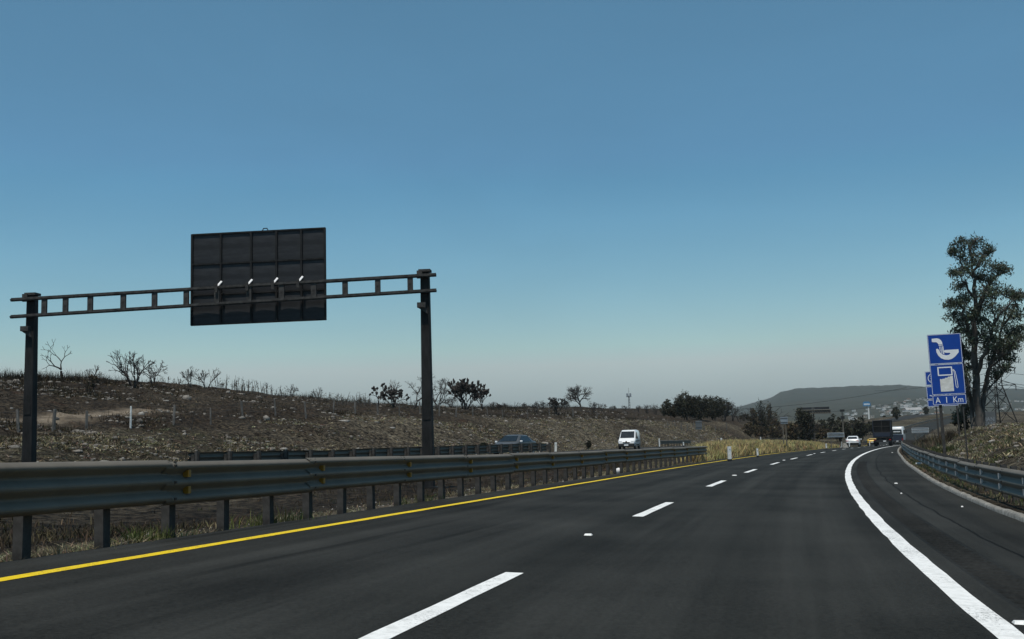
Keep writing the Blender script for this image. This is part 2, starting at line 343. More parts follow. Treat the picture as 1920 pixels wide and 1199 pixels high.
def proj(p):
    p = np.asarray(p, float) - EYE; d = p @ FWD
    return CX + FPX * (p @ RGT) / d, CY - FPX * (p @ UPV) / d, d
def ray(u, v): return FWD + RGT * (u - CX) / FPX - UPV * (v - CY) / FPX
def at(u, v, d): return EYE + ray(u, v) * d
def z_seen(x, y, lu, lv):
    """height at plan point x,y that reaches the hill outline lv(lu)"""
    z = np.zeros_like(x)
    for _ in range(8):
        u, v, d = proj(np.stack([x, y, z], -1)); z = z + (v - np.interp(u, lu, lv)) * d / FPX
    return z
KERB_S = [0, 22, 30, 46, 70, 150, 400]; KERB_O = [5.93, 5.95, 6.02, 6.2, 6.2, 5.0, 5.0]
def kerb_o(s): return np.interp(s, KERB_S, KERB_O)
# left hillside: height of the cutting's edge (12 m beyond the far carriageway) and of the ridge
CUT_U = [-400, 0, 160, 245, 400, 520, 700, 1000, 1240, 1300, 1390, 1450, 1500, 1600]; CUT_V = [835, 826, 814, 806, 794, 785, 782, 786, 790, 794, 792, 800, 812, 826]
SKY_U = [-400, 0, 100, 200, 300, 400, 500, 600, 700, 800, 900, 1000, 1100, 1200, 1300, 1390, 1450, 1500, 1600]
SKY_V = [712, 712, 711, 714, 726, 735, 747, 754, 759, 765, 766, 765, 765, 767, 770, 778, 792, 808, 826]
HS = np.arange(20, 520, 10.0)
_p = rp(HS, -37.0); HCUT = z_seen(_p[:, 0], _p[:, 1], CUT_U, CUT_V)
_p = rp(HS, -65.0); HRID = z_seen(_p[:, 0], _p[:, 1], SKY_U, SKY_V)
MOUNT_U = [-3000, 0, 900, 1200, 1330, 1387, 1441, 1462, 1487, 1544, 1611, 1686, 1740, 1920, 2400, 4000]
MOUNT_A = [.2, .2, .2, .25, .42, .57, .76, .92, 1.0, 1.0, 1.02, 1.0, .9, .75, .5, .4]
def far_z(x, y):
    r = np.hypot(x, y); d = np.maximum(y, 1.0) * 1.0
    u = CX + FPX * np.clip(x / d, -1.2, 1.2) / math.cos(PITCH) * 1.0
    z = np.interp(r, [200, 500, 900, 1250, 1700, 2300, 3200, 4500, 5200, 7000], [-3.2, -4.5, -3.5, 2, 16, 37, 74, 150, 158, 120])
    A = np.interp(u, MOUNT_U, MOUNT_A)
    zz = np.where(z > 2, 2 + (z - 2) * A, z)
    return zz + sstep(r, 900, 2500) * fbm(x / 420, y / 420, 5) * np.interp(r, [900, 3000, 5000], [1, 6, 13])
def ground_z(x, y, rough=True):
    s, o = so_of(x, y); e = -o; r = np.hypot(x, y)
    ze = rz_at(s, -4.5) - .03; zo = np.interp(s, ZOPP_S, ZOPP_Z) - .06
    # median
    t = np.clip((e - 4.5) / (16.2 - 4.5), 0, 1)
    bow = np.sin(np.pi * np.clip(t, 0, 1))
    em = np.clip(5.6 + (s - 62) * .13, 5, 14); mound = np.interp(s, [58, 70, 90, 120, 150, 175], [0, .55, .55, .5, .4, 0]) * sstep(e, 4.8, 6.2) * (1 - sstep(e, em - 1.2, em + 1))
    med = ze + (zo - ze) * t - .42 * bow * (1 - sstep(s, 45, 62)) + mound
    zc = np.interp(s, HS, HCUT); zr = np.interp(s, HS, HRID); zr = np.maximum(zr, zo - .5); zc = np.maximum(zc, zo - .3)
    up = zo - .05 + (zc - zo) * np.interp(e, [27.0, 29, 34.5, 37.5], [0, .14, .84, 1.0])
    up = np.where(e > 37.5, zc + (zr - zc) * np.interp(e, [37.5, 50, 62, 66], [0, .52, .96, 1]), up)
    up = np.where(e > 66, zr - (e - 66) * .035 - np.clip(e - 110, 0, 300) * .03, up)
    left = np.where(e < 16.2, med, np.where(e < 26.2, zo, up))
    # right bank
    ko = kerb_o(s); zk = rz_at(s, ko) + .06
    top = np.interp(s, [0, 40, 75, 95, 115, 135, 165, 200], [1.0, .95, .9, .78, .55, -.4, -2.0, -3.0]); top = np.maximum(top, zk + .05)
    right = zk + (top - zk) * sstep(o, ko + 1.4, ko + 7.5) - np.clip(o - 18, 0, 200) * .02
    z = np.where(e > 4.5, left, np.where(o > ko + .2, right, np.minimum(rz_at(s, o), rz_at(s, 0) + .4) - .12))
    if rough:
        amp = sstep(e, 27, 31) * .34 + sstep(o, ko + 1.5, ko + 4) * .2 + .1 * (sstep(e, 5.2, 7) * (1 - sstep(e, 14.5, 16)))
        z = z + amp * (fbm(x / 2.4, y / 2.4, 4, .6) + .9 * fbm(x / 11, y / 11, 2))
    fz = far_z(x, y)
    wf = sstep(r, 330, 620) * sstep(np.abs(o + 9), 24, 60)
    wf = np.maximum(wf, sstep(r, 640, 760))
    return z * (1 - wf) + fz * wf
def gz(x, y): return float(ground_z(np.array([x], float), np.array([y], float))[0])
def on_e(u, e):
    """plan point in the direction of column u lying e metres left of the lane line"""
    d = np.linspace(20, 520, 2001); q = ray(u, 790.0); P = EYE[None, :] + d[:, None] * q[None, :] / q[1]
    s, o = so_of(P[:, 0], P[:, 1]); i = int(np.argmax(-o < e)) if e < 1e9 else 0
    i = int(np.argmin(np.abs(-o - e) + (d < 30) * 5)); return P[i, 0], P[i, 1]
def on_d(u, d): q = ray(u, 795.0); return (q[0] / q[1] * d, d)
def base(u, e=None, d=None):
    x, y = on_e(u, e) if d is None else on_d(u, d); return np.array([x, y, gz(x, y)])

# ------------------------------------------------------------------ ground, mountain, roads
def polar(r, a):
    return np.sin(a)[None, :] * r[:, None], np.cos(a)[None, :] * r[:, None]
def sheet(name, r, a, zf, m, label, tint):
    x, y = polar(r, a); z = zf(x.ravel(), y.ravel()); V = np.stack([x.ravel(), y.ravel(), z], -1)
    o = mobj(name, V, grid_faces(len(r), len(a))[:, ::-1], m, smooth=True, attr=tint(x.ravel(), y.ravel()))
    return tag(o, label, None, None, 'structure')
def ground_tint(x, y):
    s, o = so_of(x, y); e = -o; r = np.hypot(x, y); n = fbm(x / 9, y / 9, 4) * .5 + .5; n2 = fbm(x / 40 + 7, y / 40, 3) * .5 + .5
    dry = np.where(e > 27, np.interp(e, [27, 36, 40, 70], [.95, .8, .22, .16]), .75)
    dry = np.where(o > 6, .85, dry) * np.clip((n - .25) * 2.4, .18, 1.4)
    dry = dry * np.where((e > 6) & (e < 16.2), np.interp(s, [0, 40, 60, 70], [.75, .7, .8, 1]), 1)
    dark = (np.exp(-((e - 9.3) / 2.3) ** 2)) * (s < 60); dry = dry * (1 - .85 * dark)
    grn = np.where((e > 27) & (e < 38) & (s < 60), .35, .0) * n2 + np.where((e > 5) & (e < 15) & (s > 60), .4 * n, 0) + np.where(o > 6, .12 * n2, 0)
    dirt = np.exp(-((e - 43 - 1.5 * fbm(x / 6, y / 6, 2)) / 1.1) ** 2) * (s < 66) * (s > 30) * .9
    dirt = dirt + np.exp(-((o - 9.6) / 1.0) ** 2) * sstep(s, 62, 75) * (1 - sstep(s, 95, 110)) * .5 * n
    dirt = dirt + np.exp(-((e - 5.4) / .9) ** 2) * (s < 66) * (.35 + .45 * n)
    far = sstep(r, 450, 900); dry = dry * (1 - far) + far * (.25 + .5 * n2); grn = grn * (1 - far) + far * .4
    return np.clip(np.stack([dry, grn, dirt * (1 - far)], -1), 0, 1)
rr_ = np.concatenate([np.linspace(1.5, 9, 12)[:-1], np.arange(9, 125, .26), np.geomspace(125, 320, 150), np.geomspace(325, 1400, 90)])
aa_ = np.radians(np.concatenate([np.arange(-180, -40, 5), np.arange(-40, -29, .8), np.arange(-29, 30, .085), np.arange(30, 42, .8), np.arange(45, 181, 5)]))
sheet('ground', rr_, aa_, ground_z, M['ground'], 'burnt brown hillside, dry grass banks and valley fields', ground_tint)
def mount_tint(x, y):
    n = fbm(x / 260, y / 260, 5) * .5 + .5; r = np.hypot(x, y)
    return np.clip(np.stack([np.where(r < 3000, .08 + .22 * n, .03 + .08 * n), .95 - .4 * n * (r < 3000), 0 * n], -1), 0, 1)
mm_, _n, _l, _b = nt('wooded mountain')
_a = _n.new('ShaderNodeAttribute'); _a.attribute_name = 'tint'; _t = _n.new('ShaderNodeTexCoord'); _no = _n.new('ShaderNodeTexNoise'); _no.inputs['Scale'].default_value = .02; _no.inputs['Detail'].default_value = 10; _no.inputs['Roughness'].default_value = .75
_l.new(_t.outputs['Object'], _no.inputs[0]); _c = _n.new('ShaderNodeValToRGB'); _c.color_ramp.elements[0].position = .36; _c.color_ramp.elements[1].position = .68
_c.color_ramp.elements[0].color = (.01, .016, .012, 1); _c.color_ramp.elements[1].color = (.038, .043, .034, 1); _l.new(_no.outputs[0], _c.inputs[0])
_s = _n.new('ShaderNodeSeparateColor'); _l.new(_a.outputs['Color'], _s.inputs[0]); _m = _n.new('ShaderNodeMix'); _m.data_type = 'RGBA'; _l.new(_s.outputs[0], _m.inputs[0]); _l.new(_c.outputs[0], _m.inputs[6]); _m.inputs[7].default_value = (.1, .088, .065, 1)
_l.new(_m.outputs[2], _b.inputs['Base Color']); _b.inputs['Roughness'].default_value = .95; _b.inputs['Specular IOR Level'].default_value = .1
sheet('mountain', np.concatenate([np.geomspace(1380, 4400, 110), np.linspace(4420, 5300, 60), np.linspace(5400, 7600, 12)]), np.radians(np.arange(-38, 46, .06)),
      lambda x, y: far_z(x, y) - .6 + sstep(np.hypot(x, y), 3200, 4300) * 5 * np.abs(fbm(x / 28, y / 28, 2)), mm_, 'long wooded mountain ridge behind the town', mount_tint)

def strip(name, s, offs, dz, m, parent=None, zf=None, kind=None, label=None):
    """sheet following the road; offs: list of offsets (numbers or functions of s)"""
    s = np.asarray(s, float); P = []
    for q in offs:
        oo = q(s) if callable(q) else np.full_like(s, q)
        p = rp(s, oo, dz)
        if zf is not None: p[:, 2] = zf(s, oo) + dz
        P.append(p)
    V = np.stack(P, 1).reshape(-1, 3); nc = len(offs)
    o = mobj(name, V, grid_faces(len(s), nc), m, parent)
    me = o.data; ul = me.uv_layers.new(name='road')
    OO = np.stack([(q(s) if callable(q) else np.full_like(s, q)) for q in offs], 1).ravel(); SS = np.repeat(s, nc)
    li = np.empty(len(me.loops), dtype=np.int32); me.loops.foreach_get('vertex_index', li)
    ul.data.foreach_set('uv', np.stack([OO[li], SS[li]], -1).astype(np.float32).ravel())
    if label or kind: tag(o, label, None, None, kind)
    return o
s_near = np.arange(-25, 640, 1.0)
def rumble_z(s, o):
    return rz_at(s, o)
road = strip('road', s_near, [-4.55, -3.7, -1.85, 0, 1.85, 3.7, 4.02], 0, M['asphalt'], kind='structure', label='dark two lane motorway carriageway curving right')
s_r = np.arange(3, 60, .03)
ro = np.array([4.02, 4.06, 4.1, 4.2, 4.3, 4.4, 4.44, 4.48])
P = np.stack([rp(s_r, q, 0) for q in ro], 1)
cell = .5 - .5 * np.cos(2 * np.pi * s_r / .3)
prof = np.array([0, 0, 1, 1, 1, 1, 0, 0])
P[:, :, 2] -= cell[:, None] * prof[None, :] * .042
rum = mobj('rumble_strip', P.reshape(-1, 3), grid_faces(len(s_r), len(ro)), M['rumble'], road)
ul = rum.data.uv_layers.new(name='road'); li = np.empty(len(rum.data.loops), dtype=np.int32); rum.data.loops.foreach_get('vertex_index', li)
ul.data.foreach_set('uv', np.stack([np.tile(ro, len(s_r))[li], np.repeat(s_r, len(ro))[li]], -1).astype(np.float32).ravel())
strip('shoulder', np.concatenate([np.arange(-25, 3.1, 1), np.arange(3, 60.5, .5)[1:]]), [4.48, 5.4, lambda s: kerb_o(s) + .03], 0, M['asphalt'], road)
strip('shoulder', np.arange(-25, 3.5, 1), [4.02, 4.48], 0, M['asphalt'], road)
strip('shoulder', np.arange(60, 640, 1.0), [4.02, 4.48, lambda s: np.maximum(kerb_o(s) + .03, 4.6)], 0, M['asphalt'], road)
zopp = lambda s, o: np.interp(s, ZOPP_S, ZOPP_Z)
strip('opposite_road', np.arange(-20, 600, 2.0), [-25.9, -21.2, -16.5], 0, M['asphalt_old'], None, zopp, 'structure', 'grey asphalt of the opposite carriageway beyond the median')
def wob(o, amp, ph): return lambda s: o + amp * (vnoise(s * 1.3 + ph, s * 0 + ph) - .5)
strip('yellow_edge_line', np.arange(-5, 235, .5), [wob(-3.79, .02, 3), wob(-3.64, .02, 9)], .004, M['yellow_paint'], road)
strip('white_edge_line', np.arange(-5, 270, .5), [wob(3.62, .025, 5), wob(3.82, .025, 11)], .004, M['white_paint'], road)
strip('opposite_edge_line', np.arange(0, 300, 2.0), [-17.3, -17.15], .004, M['yellow_paint'], None, zopp, 'structure', 'thin edge line on the opposite carriageway')
for k in range(22):
    s0 = 18.0 + (k - 1) * 12.3
    strip('lane_dash', np.linspace(s0, s0 + 4.35, 9), [wob(-.085, .015, k), wob(.085, .015, k + 40)], .004, M['white_paint'], road)
# kerb: a rough concrete edging, cast in lengths
for k in range(60):
    s = np.arange(6 + k * 2.0, 8.001 + k * 2.0, .25); ko = kerb_o(s); n = fbm(s * 1.7, s * 0 + 3, 3) * .025
    Q = [rp(s, ko, -.03), rp(s, ko + .01 + n, .055 + n * .6), rp(s, ko + .04 + n, .085 + n), rp(s, ko + .12, .085 + n), rp(s, ko + .15, -.03)]
    mobj('kerb', np.stack(Q, 1).reshape(-1, 3), grid_faces(len(s), 5), M['concrete'], road)
# raised markers and scraps of paint
def stud(u, v, w=.1):
    q = ray(u, v); D = np.geomspace(3, 300, 4000); PP = EYE[None] + D[:, None] * q[None]
    s_, o_ = so_of(PP[:, 0], PP[:, 1]); d = D[int(np.argmax(PP[:, 2] < rz_at(s_, o_)))]
    p = EYE + q * d; s_, o_ = so_of(p[0:1], p[1:2]); c = rp(s_, o_, 0)[0]; th = float(np.interp(s_, S, RT)[0])
    V = np.array([(-w * .5, -w * .5, 0), (w * .5, -w * .5, 0), (w * .5, w * .5, 0), (-w * .5, w * .5, 0), (-w * .4, -w * .2, .02), (w * .4, -w * .2, .02), (w * .4, w * .2, .02), (-w * .4, w * .2, .02)]) @ rotz(-th).T + c
    mobj('road_stud', V, [(0, 1, 5, 4), (1, 2, 6, 5), (2, 3, 7, 6), (3, 0, 4, 7), (4, 5, 6, 7)], M['white_paint'], road)
for u, v, w in ((1103, 1004, .1), (1377, 892, .16), (1470, 863.5, .16), (1527, 851, .16), (1680, 907, .09), (1914, 1170, .1), (1690, 926, .04), (1804, 951, .04), (1673, 849, .12)): stud(u, v, w)
# ------------------------------------------------------------------ guardrails (three-wave beams on steel posts)
BEAM = [(.004, .506), (.03, .497), (.072, .47), (.083, .455), (.083, .432), (.068, .412), (.018, .372), (.008, .36), (.008, .338), (.018, .326), (.068, .288), (.083, .27),
        (.083, .238), (.068, .22), (.018, .18), (.008, .168), (.008, .146), (.018, .134), (.068, .096), (.083, .076), (.083, .05), (.072, .034), (.03, .01), (.004, 0)]
def guardrail(label, s0, s1, of, side, htop, spacing, marks=None, mark_every=3, zf=None, post_top=.02, panel=3.8, group='motorway guardrails', phase=0.0, end_flare=0.0, postw=.15, blunt=False):
    """of(s): offset of the post line; side=+1 when the beam faces right"""
    zf = zf or (lambda s, o: rz_at(s, o))
    b0 = rp(np.array([s0]), float(of(np.array([s0]))[0]))[0]
    root = empty('guardrail', b0, 0, label, 'guardrail', group)
    def pt(s, do, dz):
        s = np.asarray(s, float); o = of(s) + side * do; p = rp(s, o, 0); p[:, 2] = zf(s, of(s)) + dz; return p
    hb = htop - .506
    k = 0; s = s0
    while s < s1 - .2:
        e = min(s + panel, s1); ss = np.linspace(s - .12, e, max(3, int((e - s) / .5) + 1)); lift = .004 * (k % 2)
        jit = .011 * math.sin(k * 2.3)
        Q = [pt(ss, .2 + d + lift, hb + z + jit) for d, z in BEAM]; n = len(BEAM)
        Qb = [pt(ss, .2 + d + lift - .004, hb + z + jit) for d, z in reversed(BEAM)]
        V = np.stack(Q + Qb, 1); F = grid_faces(len(ss), 2 * n)
        if side < 0: F = F[:, ::-1]
        mobj('beam_panel', V.reshape(-1, 3), F, M['galv'], root)
        bb = MB(); c = pt([s + .06], .2, 0)[0]; th = float(np.interp(s, S, RT))
        for zb in (.5,): 
            for dx in (-.1, .06): 
                cc = pt([s + .06 + dx], .2 + .045, hb + .488)[0]; bb.box(cc, (.03, .03, .012), rotz(-th))
        for zb in (.445, .253, .061): bb.box(pt([s + .06], .2 + .087, hb + zb)[0], (.03, .03, .03), rotz(-th))
        bb.build('splice_bolts', M['plastic'], root)['kind'] = 'stuff'; s = e; k += 1
    # posts: C-section, set behind the beam on a spacer block
    pm_, sm_ = None, None
    n = 0; s = s0 + phase
    while s < s1:
        th = float(np.interp(s, S, RT)); c = pt([s], 0, 0)[0]; R = rotz(-th + .02 * math.sin(n * 1.7))
        H = htop + post_top + .3
        if pm_ is None:
            a, d, t = postw / 2, .055, .012
            prof = [(-a, -d), (a, -d), (a, d), (a - .05, d), (a - .05, d - t), (a - t, d - t), (a - t, -d + t), (-a + t, -d + t), (-a + t, d - t), (-a + .05, d - t), (-a + .05, d), (-a, d)]
            # C-section: web faces traffic; local x = along the rail, y = across
            V = [(x, y * -side if False else y, 0) for x, y in prof] + [(x, y, H) for x, y in prof]; m = len(prof)
            V = np.array(V); V = V[:, [1, 0, 2]] * np.array([-side, 1, 1])
            F = [(i, (i + 1) % m, (i + 1) % m + m, i + m) for i in range(m)] + [tuple(range(m, 2 * m))]
            pm_ = raw_mesh('post', V, F); pm_.materials.append(M['galv_dark'])
            sb = MB().box((0, 0, 0), (.12, .1, .36)); sm_ = raw_mesh('spacer', np.array(sb.v), sb.f); sm_.materials.append(M['galv_dark'])
        po = bpy.data.objects.new('post', pm_); COL.objects.link(po); po.parent = root; po.location = c - b0 + np.array([0, 0, -.3]); po.rotation_euler = (.01 * math.sin(n * 3.1), .012 * math.sin(n * 2.1), -th + .03 * math.sin(n * 1.7))
        so2 = bpy.data.objects.new('spacer', sm_); COL.objects.link(so2); so2.parent = root; so2.location = pt([s], .148, hb + .25)[0] - b0; so2.rotation_euler = (0, 0, -th)
        if marks and n % mark_every == 0:
            for zb in (.35, .155):
                mb = MB()
                if marks == 'amber': cc = pt([s], .2 + .05, hb + zb)[0]; mb.box((0, 0, 0), (.075, .06, .085))
                else:      # half-moon plate set across the trough, facing the traffic
                    cc = pt([s], .2 + .092, hb + zb)[0]; aa = np.linspace(-math.pi / 2, math.pi / 2, 9)
                    V = np.array([(-side * .055 * math.cos(a), y_, .058 * math.sin(a)) for y_ in (-.006, .006) for a in aa])
                    mb.add(V, [tuple(range(9)), tuple(range(17, 8, -1))] + [(i, i + 9, (i + 1) % 9 + 9, (i + 1) % 9) for i in range(9)])
                V = np.array(mb.v) @ rotz(-th).T + cc; mobj('reflector', V, mb.f, M['amber'] if marks == 'amber' else M['silver_mark'], root)
        s += spacing; n += 1
    if blunt:
        for sx in (s0 - .12, s1):
            ss = np.linspace(sx - .02, sx + .02, 2)
            Q = [pt(ss, .2 + d + .02, hb + z) for d, z in ((.0, .52), (.1, .5), (.12, .25), (.1, 0), (.0, -.02))]; V = np.stack(Q, 1)
            mobj('end_cap', V.reshape(-1, 3), grid_faces(2, 5), M['galv'], root)
    return root
cst = lambda v: (lambda s: np.full_like(np.asarray(s, float), v))
guardrail('long grey guardrail with amber reflectors along the yellow line', 4.2, 64.5, cst(-4.83), 1, .88, 1.27, 'amber', 3, phase=.35, postw=.13, post_top=-.03)
guardrail('curving grey guardrail with silver half moon reflectors beside the right shoulder', 8, 140, lambda s: kerb_o(s) + .62, -1, .76, 1.3, 'silver', 2, post_top=.03, postw=.14)
guardrail('thin guardrail line climbing the distant slope right of the coach', 141, 330, lambda s: kerb_o(s) + .62, -1, .8, 4, None, post_top=.0)
guardrail('bright thin guardrail line along the left edge of the distant climbing road', 236, 520, cst(-4.83), 1, .8, 4, None, post_top=.0)
guardrail('guardrail seen from behind on the near edge of opposite carriageway', 31, 71, cst(-16.3), -1, .82, 1.9, None, zf=lambda s, o: np.interp(s, ZOPP_S, ZOPP_Z), post_top=.02, blunt=True)
guardrail('short dark guardrail on the outer edge of the opposite carriageway', 146, 166, cst(-26.4), 1, .85, 1.9, None, zf=lambda s, o: np.interp(s, ZOPP_S, ZOPP_Z), post_top=.02)
guardrail('low dark guardrail beside the opposite lanes behind the grass mound', 172, 250, cst(-16.3), -1, .85, 2.6, None, zf=lambda s, o: np.interp(s, ZOPP_S, ZOPP_Z), post_top=.02)

# ------------------------------------------------------------------ sign gantry over the opposite carriageway
def gantry():
    DR, DL = 38.0, 39.2
    PR = np.array([*on_d(802, DR), 0]); PL = np.array([*on_d(56, DL), 0]); PR[2] = gz(PR[0], PR[1]); PL[2] = gz(PL[0], PL[1])
    g = empty('sign_gantry', (PR + PL) / 2 * np.array([1, 1, 0]) + np.array([0, 0, min(PR[2], PL[2])]), 0, 'dark steel gantry carrying a large sign board seen from behind', 'gantry')
    ax = (PR - PL) * np.array([1, 1, 0]); span = np.linalg.norm(ax); ax /= span; th = math.atan2(ax[1], ax[0]); R = rotz(th); nb = np.array([ax[1], -ax[0], 0])   # nb: toward the camera
    def zrow(P, v):  # height above P that meets row v
        z = 0.0
        for _ in range(12):
            _, vv, d = proj(np.array([P[0], P[1], z])); z += (vv - v) * d / FPX
        return z
    ztR, zbR = zrow(PR, 519), zrow(PR, 548); ztL, zbL = zrow(PL, 562.5), zrow(PL, 594)
    for P, zt in ((PR, ztR), (PL, ztL)):
        w0, w1 = .2, .155
        mb = MB()
        V = np.array([(-w0, -w0, P[2] - .5), (w0, -w0, P[2] - .5), (w0, w0, P[2] - .5), (-w0, w0, P[2] - .5), (-w1, -w1, zt + .16), (w1, -w1, zt + .16), (w1, w1, zt + .16), (-w1, w1, zt + .16)]) @ R.T + np.array([P[0], P[1], 0])
        mb.add(V, [(0, 3, 2, 1), (4, 5, 6, 7), (0, 1, 5, 4), (1, 2, 6, 5), (2, 3, 7, 6), (3, 0, 4, 7)])
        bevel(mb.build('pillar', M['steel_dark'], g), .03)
        ba = MB().box(np.array([P[0], P[1], P[2] + .02]), (.75, .75, .06), R).build('base_plate', M['steel_dark'], g)
        cp = MB().box(np.array([P[0], P[1], zt + .2]), (.42, .42, .09), R); cp.box(np.array([P[0], P[1], zt + .05]) + nb * .22 - ax * .16, (.2, .1, .28), R)
        cp.build('pillar_cap', M['gantry_beam'], g)
        zb_ = zrow(P, 577) if P is PR else zrow(P, 621)
        br = MB().box(np.array([P[0], P[1], zb_ + .06]) + nb * .26 - ax * .1, (.3, .22, .18), R)
        br.add(np.array([(-.25, .0, -.02), (.05, .0, -.02), (.1, .0, -.25), (-.25, .26, -.02), (.05, .26, -.02), (.1, .26, -.25)]) @ R.T + np.array([P[0], P[1], zb_]) + nb * .3, [(0, 2, 1), (3, 4, 5), (0, 1, 4, 3), (1, 2, 5, 4), (2, 0, 3, 5)])
        br.build('bracket', M['gantry_beam'], g)
        mp_ = MB().box(np.array([P[0], P[1], P[2] + 2.6]) + nb * (.19), (.26, .03, .4), R).build('cover_plate', M['steel_dark'], g)
    F0 = nb * .26
    def chord(tL, tR, name):
        A = np.array([PL[0], PL[1], tL]); B = np.array([PR[0], PR[1], tR]); d = (B - A) / np.linalg.norm(B - A)
        A = A - d * .68; B = B + d * .44
        for off in (F0, ):
            c = (A + B) / 2 + off; L_ = np.linalg.norm(B - A); dd = d; up = np.cross(np.cross(dd, [0, 0, 1]), dd); up /= np.linalg.norm(up); sd_ = np.cross(dd, up)
            Mx = np.stack([dd, -sd_, up], 1)
            mb = MB().box(c, (L_, .16, .05), Mx); mb.box(c + up * .045, (L_, .03, .05), Mx); mb.box(c - up * .04, (L_, .1, .04), Mx)
            mb.build(name, M['gantry_beam'], g)
        return A, B, d
    A1, B1, d1 = chord(ztL, ztR, 'beam_chord'); A2, B2, d2 = chord(zbL, zbR, 'beam_chord')
    def chord_z(x, row):  # height of a chord above plan parameter t in 0..1 between the pillars
        return (ztL + (ztR - ztL) * x) if row else (zbL + (zbR - zbL) * x)
    def tcol(u):
        # plan parameter where column u meets the gantry front plane
        t = np.linspace(-.1, 1.1, 1201); Pp = PL[None] * (1 - t[:, None]) + PR[None] * t[:, None] + F0[None]; Pp[:, 2] = (zbL + ztL) / 2 + t * ((zbR + ztR) - (zbL + ztL)) / 2
        uu, _, _ = proj(Pp); return float(t[int(np.argmin(abs(uu - u)))])
    for u in (83, 123, 169, 231, 290, 349, 407, 467, 528, 588, 647, 708, 769):
        t = tcol(u); p = PL * (1 - t) + PR * t + F0; za, zb2 = chord_z(t, 0), chord_z(t, 1)
        MB().box(np.array([p[0], p[1], (za + zb2) / 2]), (.19, .09, zb2 - za - .07), R).build('beam_rung', M['gantry_beam'], g)
    # the board hangs on the far side of the beam
    FB = -nb * .12
    t0, t1 = tcol(350.5), tcol(606)
    def board_z(t, row):
        p = PL * (1 - t) + PR * t + FB; return p, zrow(p, row)
    c00, c10 = board_z(t0, 440), board_z(t1, 427); c01, c11 = board_z(t0, 611.5), board_z(t1, 600.5)
    rootb = (c00[0] + c10[0]) / 2
    def bp(i, j, dn=0.0):   # i,j in 0..1 across and down
        p = c00[0] * (1 - i) + c10[0] * i; zt_ = c00[1] * (1 - i) + c10[1] * i; zb_ = c01[1] * (1 - i) + c11[1] * i
        return np.array([p[0], p[1], zt_ * (1 - j) + zb_ * j]) + nb * dn
    ci = [0, .222, .448, .636, .82, 1]; cj = [0, .335, .668, 1]
    brd = None
    Vb = [bp(0, 0, -.06), bp(1, 0, -.06), bp(1, 1, -.06), bp(0, 1, -.06), bp(0, 0, -.02), bp(1, 0, -.02), bp(1, 1, -.02), bp(0, 1, -.02)]
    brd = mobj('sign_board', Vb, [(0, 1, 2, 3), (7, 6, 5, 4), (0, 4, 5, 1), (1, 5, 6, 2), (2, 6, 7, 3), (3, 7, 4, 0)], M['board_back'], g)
    brd['label'] = 'dark back of the large sign board with a grid of ribs'
    for a in range(5):
        for b in range(3):
            i0, i1, j0, j1 = ci[a] + .006, ci[a + 1] - .006, cj[b] + .006, cj[b + 1] - .006
            bl = .008 + .006 * random.random()
            cpt = bp((i0 + i1) / 2, (j0 + j1) / 2, bl)
            V = [bp(i0, j0, -.018), bp(i1, j0, -.018), bp(i1, j1, -.018), bp(i0, j1, -.018), cpt]
            mobj('sheet_panel', V, [(1, 0, 4), (2, 1, 4), (3, 2, 4), (0, 3, 4)], M['board_back'], brd, smooth=True)
    for i in ci:
        ii = min(max(i, .006), .994); w = .007
        V = [bp(ii - w, 0.003, -.015), bp(ii + w, .003, -.015), bp(ii + w, .997, -.015), bp(ii - w, .997, -.015), bp(ii - w, .003, .05), bp(ii + w, .003, .05), bp(ii + w, .997, .05), bp(ii - w, .997, .05)]
        mobj('rib', V, [(0, 1, 2, 3), (7, 6, 5, 4), (0, 4, 5, 1), (1, 5, 6, 2), (2, 6, 7, 3), (3, 7, 4, 0)], M['steel_dark'], brd)
    for j in cj:
        jj = min(max(j, .006), .994); w = .008
        V = [bp(0.002, jj - w, -.014), bp(.998, jj - w, -.014), bp(.998, jj + w, -.014), bp(.002, jj + w, -.014), bp(.002, jj - w, .035), bp(.998, jj - w, .035), bp(.998, jj + w, .035), bp(.002, jj + w, .035)]
        mobj('rib', V, [(0, 1, 2, 3), (7, 6, 5, 4), (0, 4, 5, 1), (1, 5, 6, 2), (2, 6, 7, 3), (3, 7, 4, 0)], M['steel_dark'], brd)
    hk = MB().tube([bp(.53, .002), bp(.54, -.025), bp(.565, -.025), bp(.575, .002)], .02, 5).build('lifting_eye', M['steel_dark'], brd)
    # hangers standing up above the upper chord: short bright stubs
    for i in ci[1:5]:
        t = t0 + (t1 - t0) * i; p = PL * (1 - t) + PR * t; zt_ = chord_z(t, 1)
        a = np.array([p[0], p[1], zt_ + .05]) + F0; b = a - nb * .2 + np.array([0, 0, .2]) + ax * .09
        hm = MB(); d = b - a; Mx = None
        hm.box((a + b) / 2, (.07, .05, .05), R) if False else hm.tube([a, b], .045, 4)
        hm.build('hanger', M['litter'], g)
        MB().box(np.array([p[0], p[1], zt_ - .03]) + F0 + nb * .1, (.1, .05, .3), R).build('clamp', M['gantry_beam'], g)
    return g
gantry()

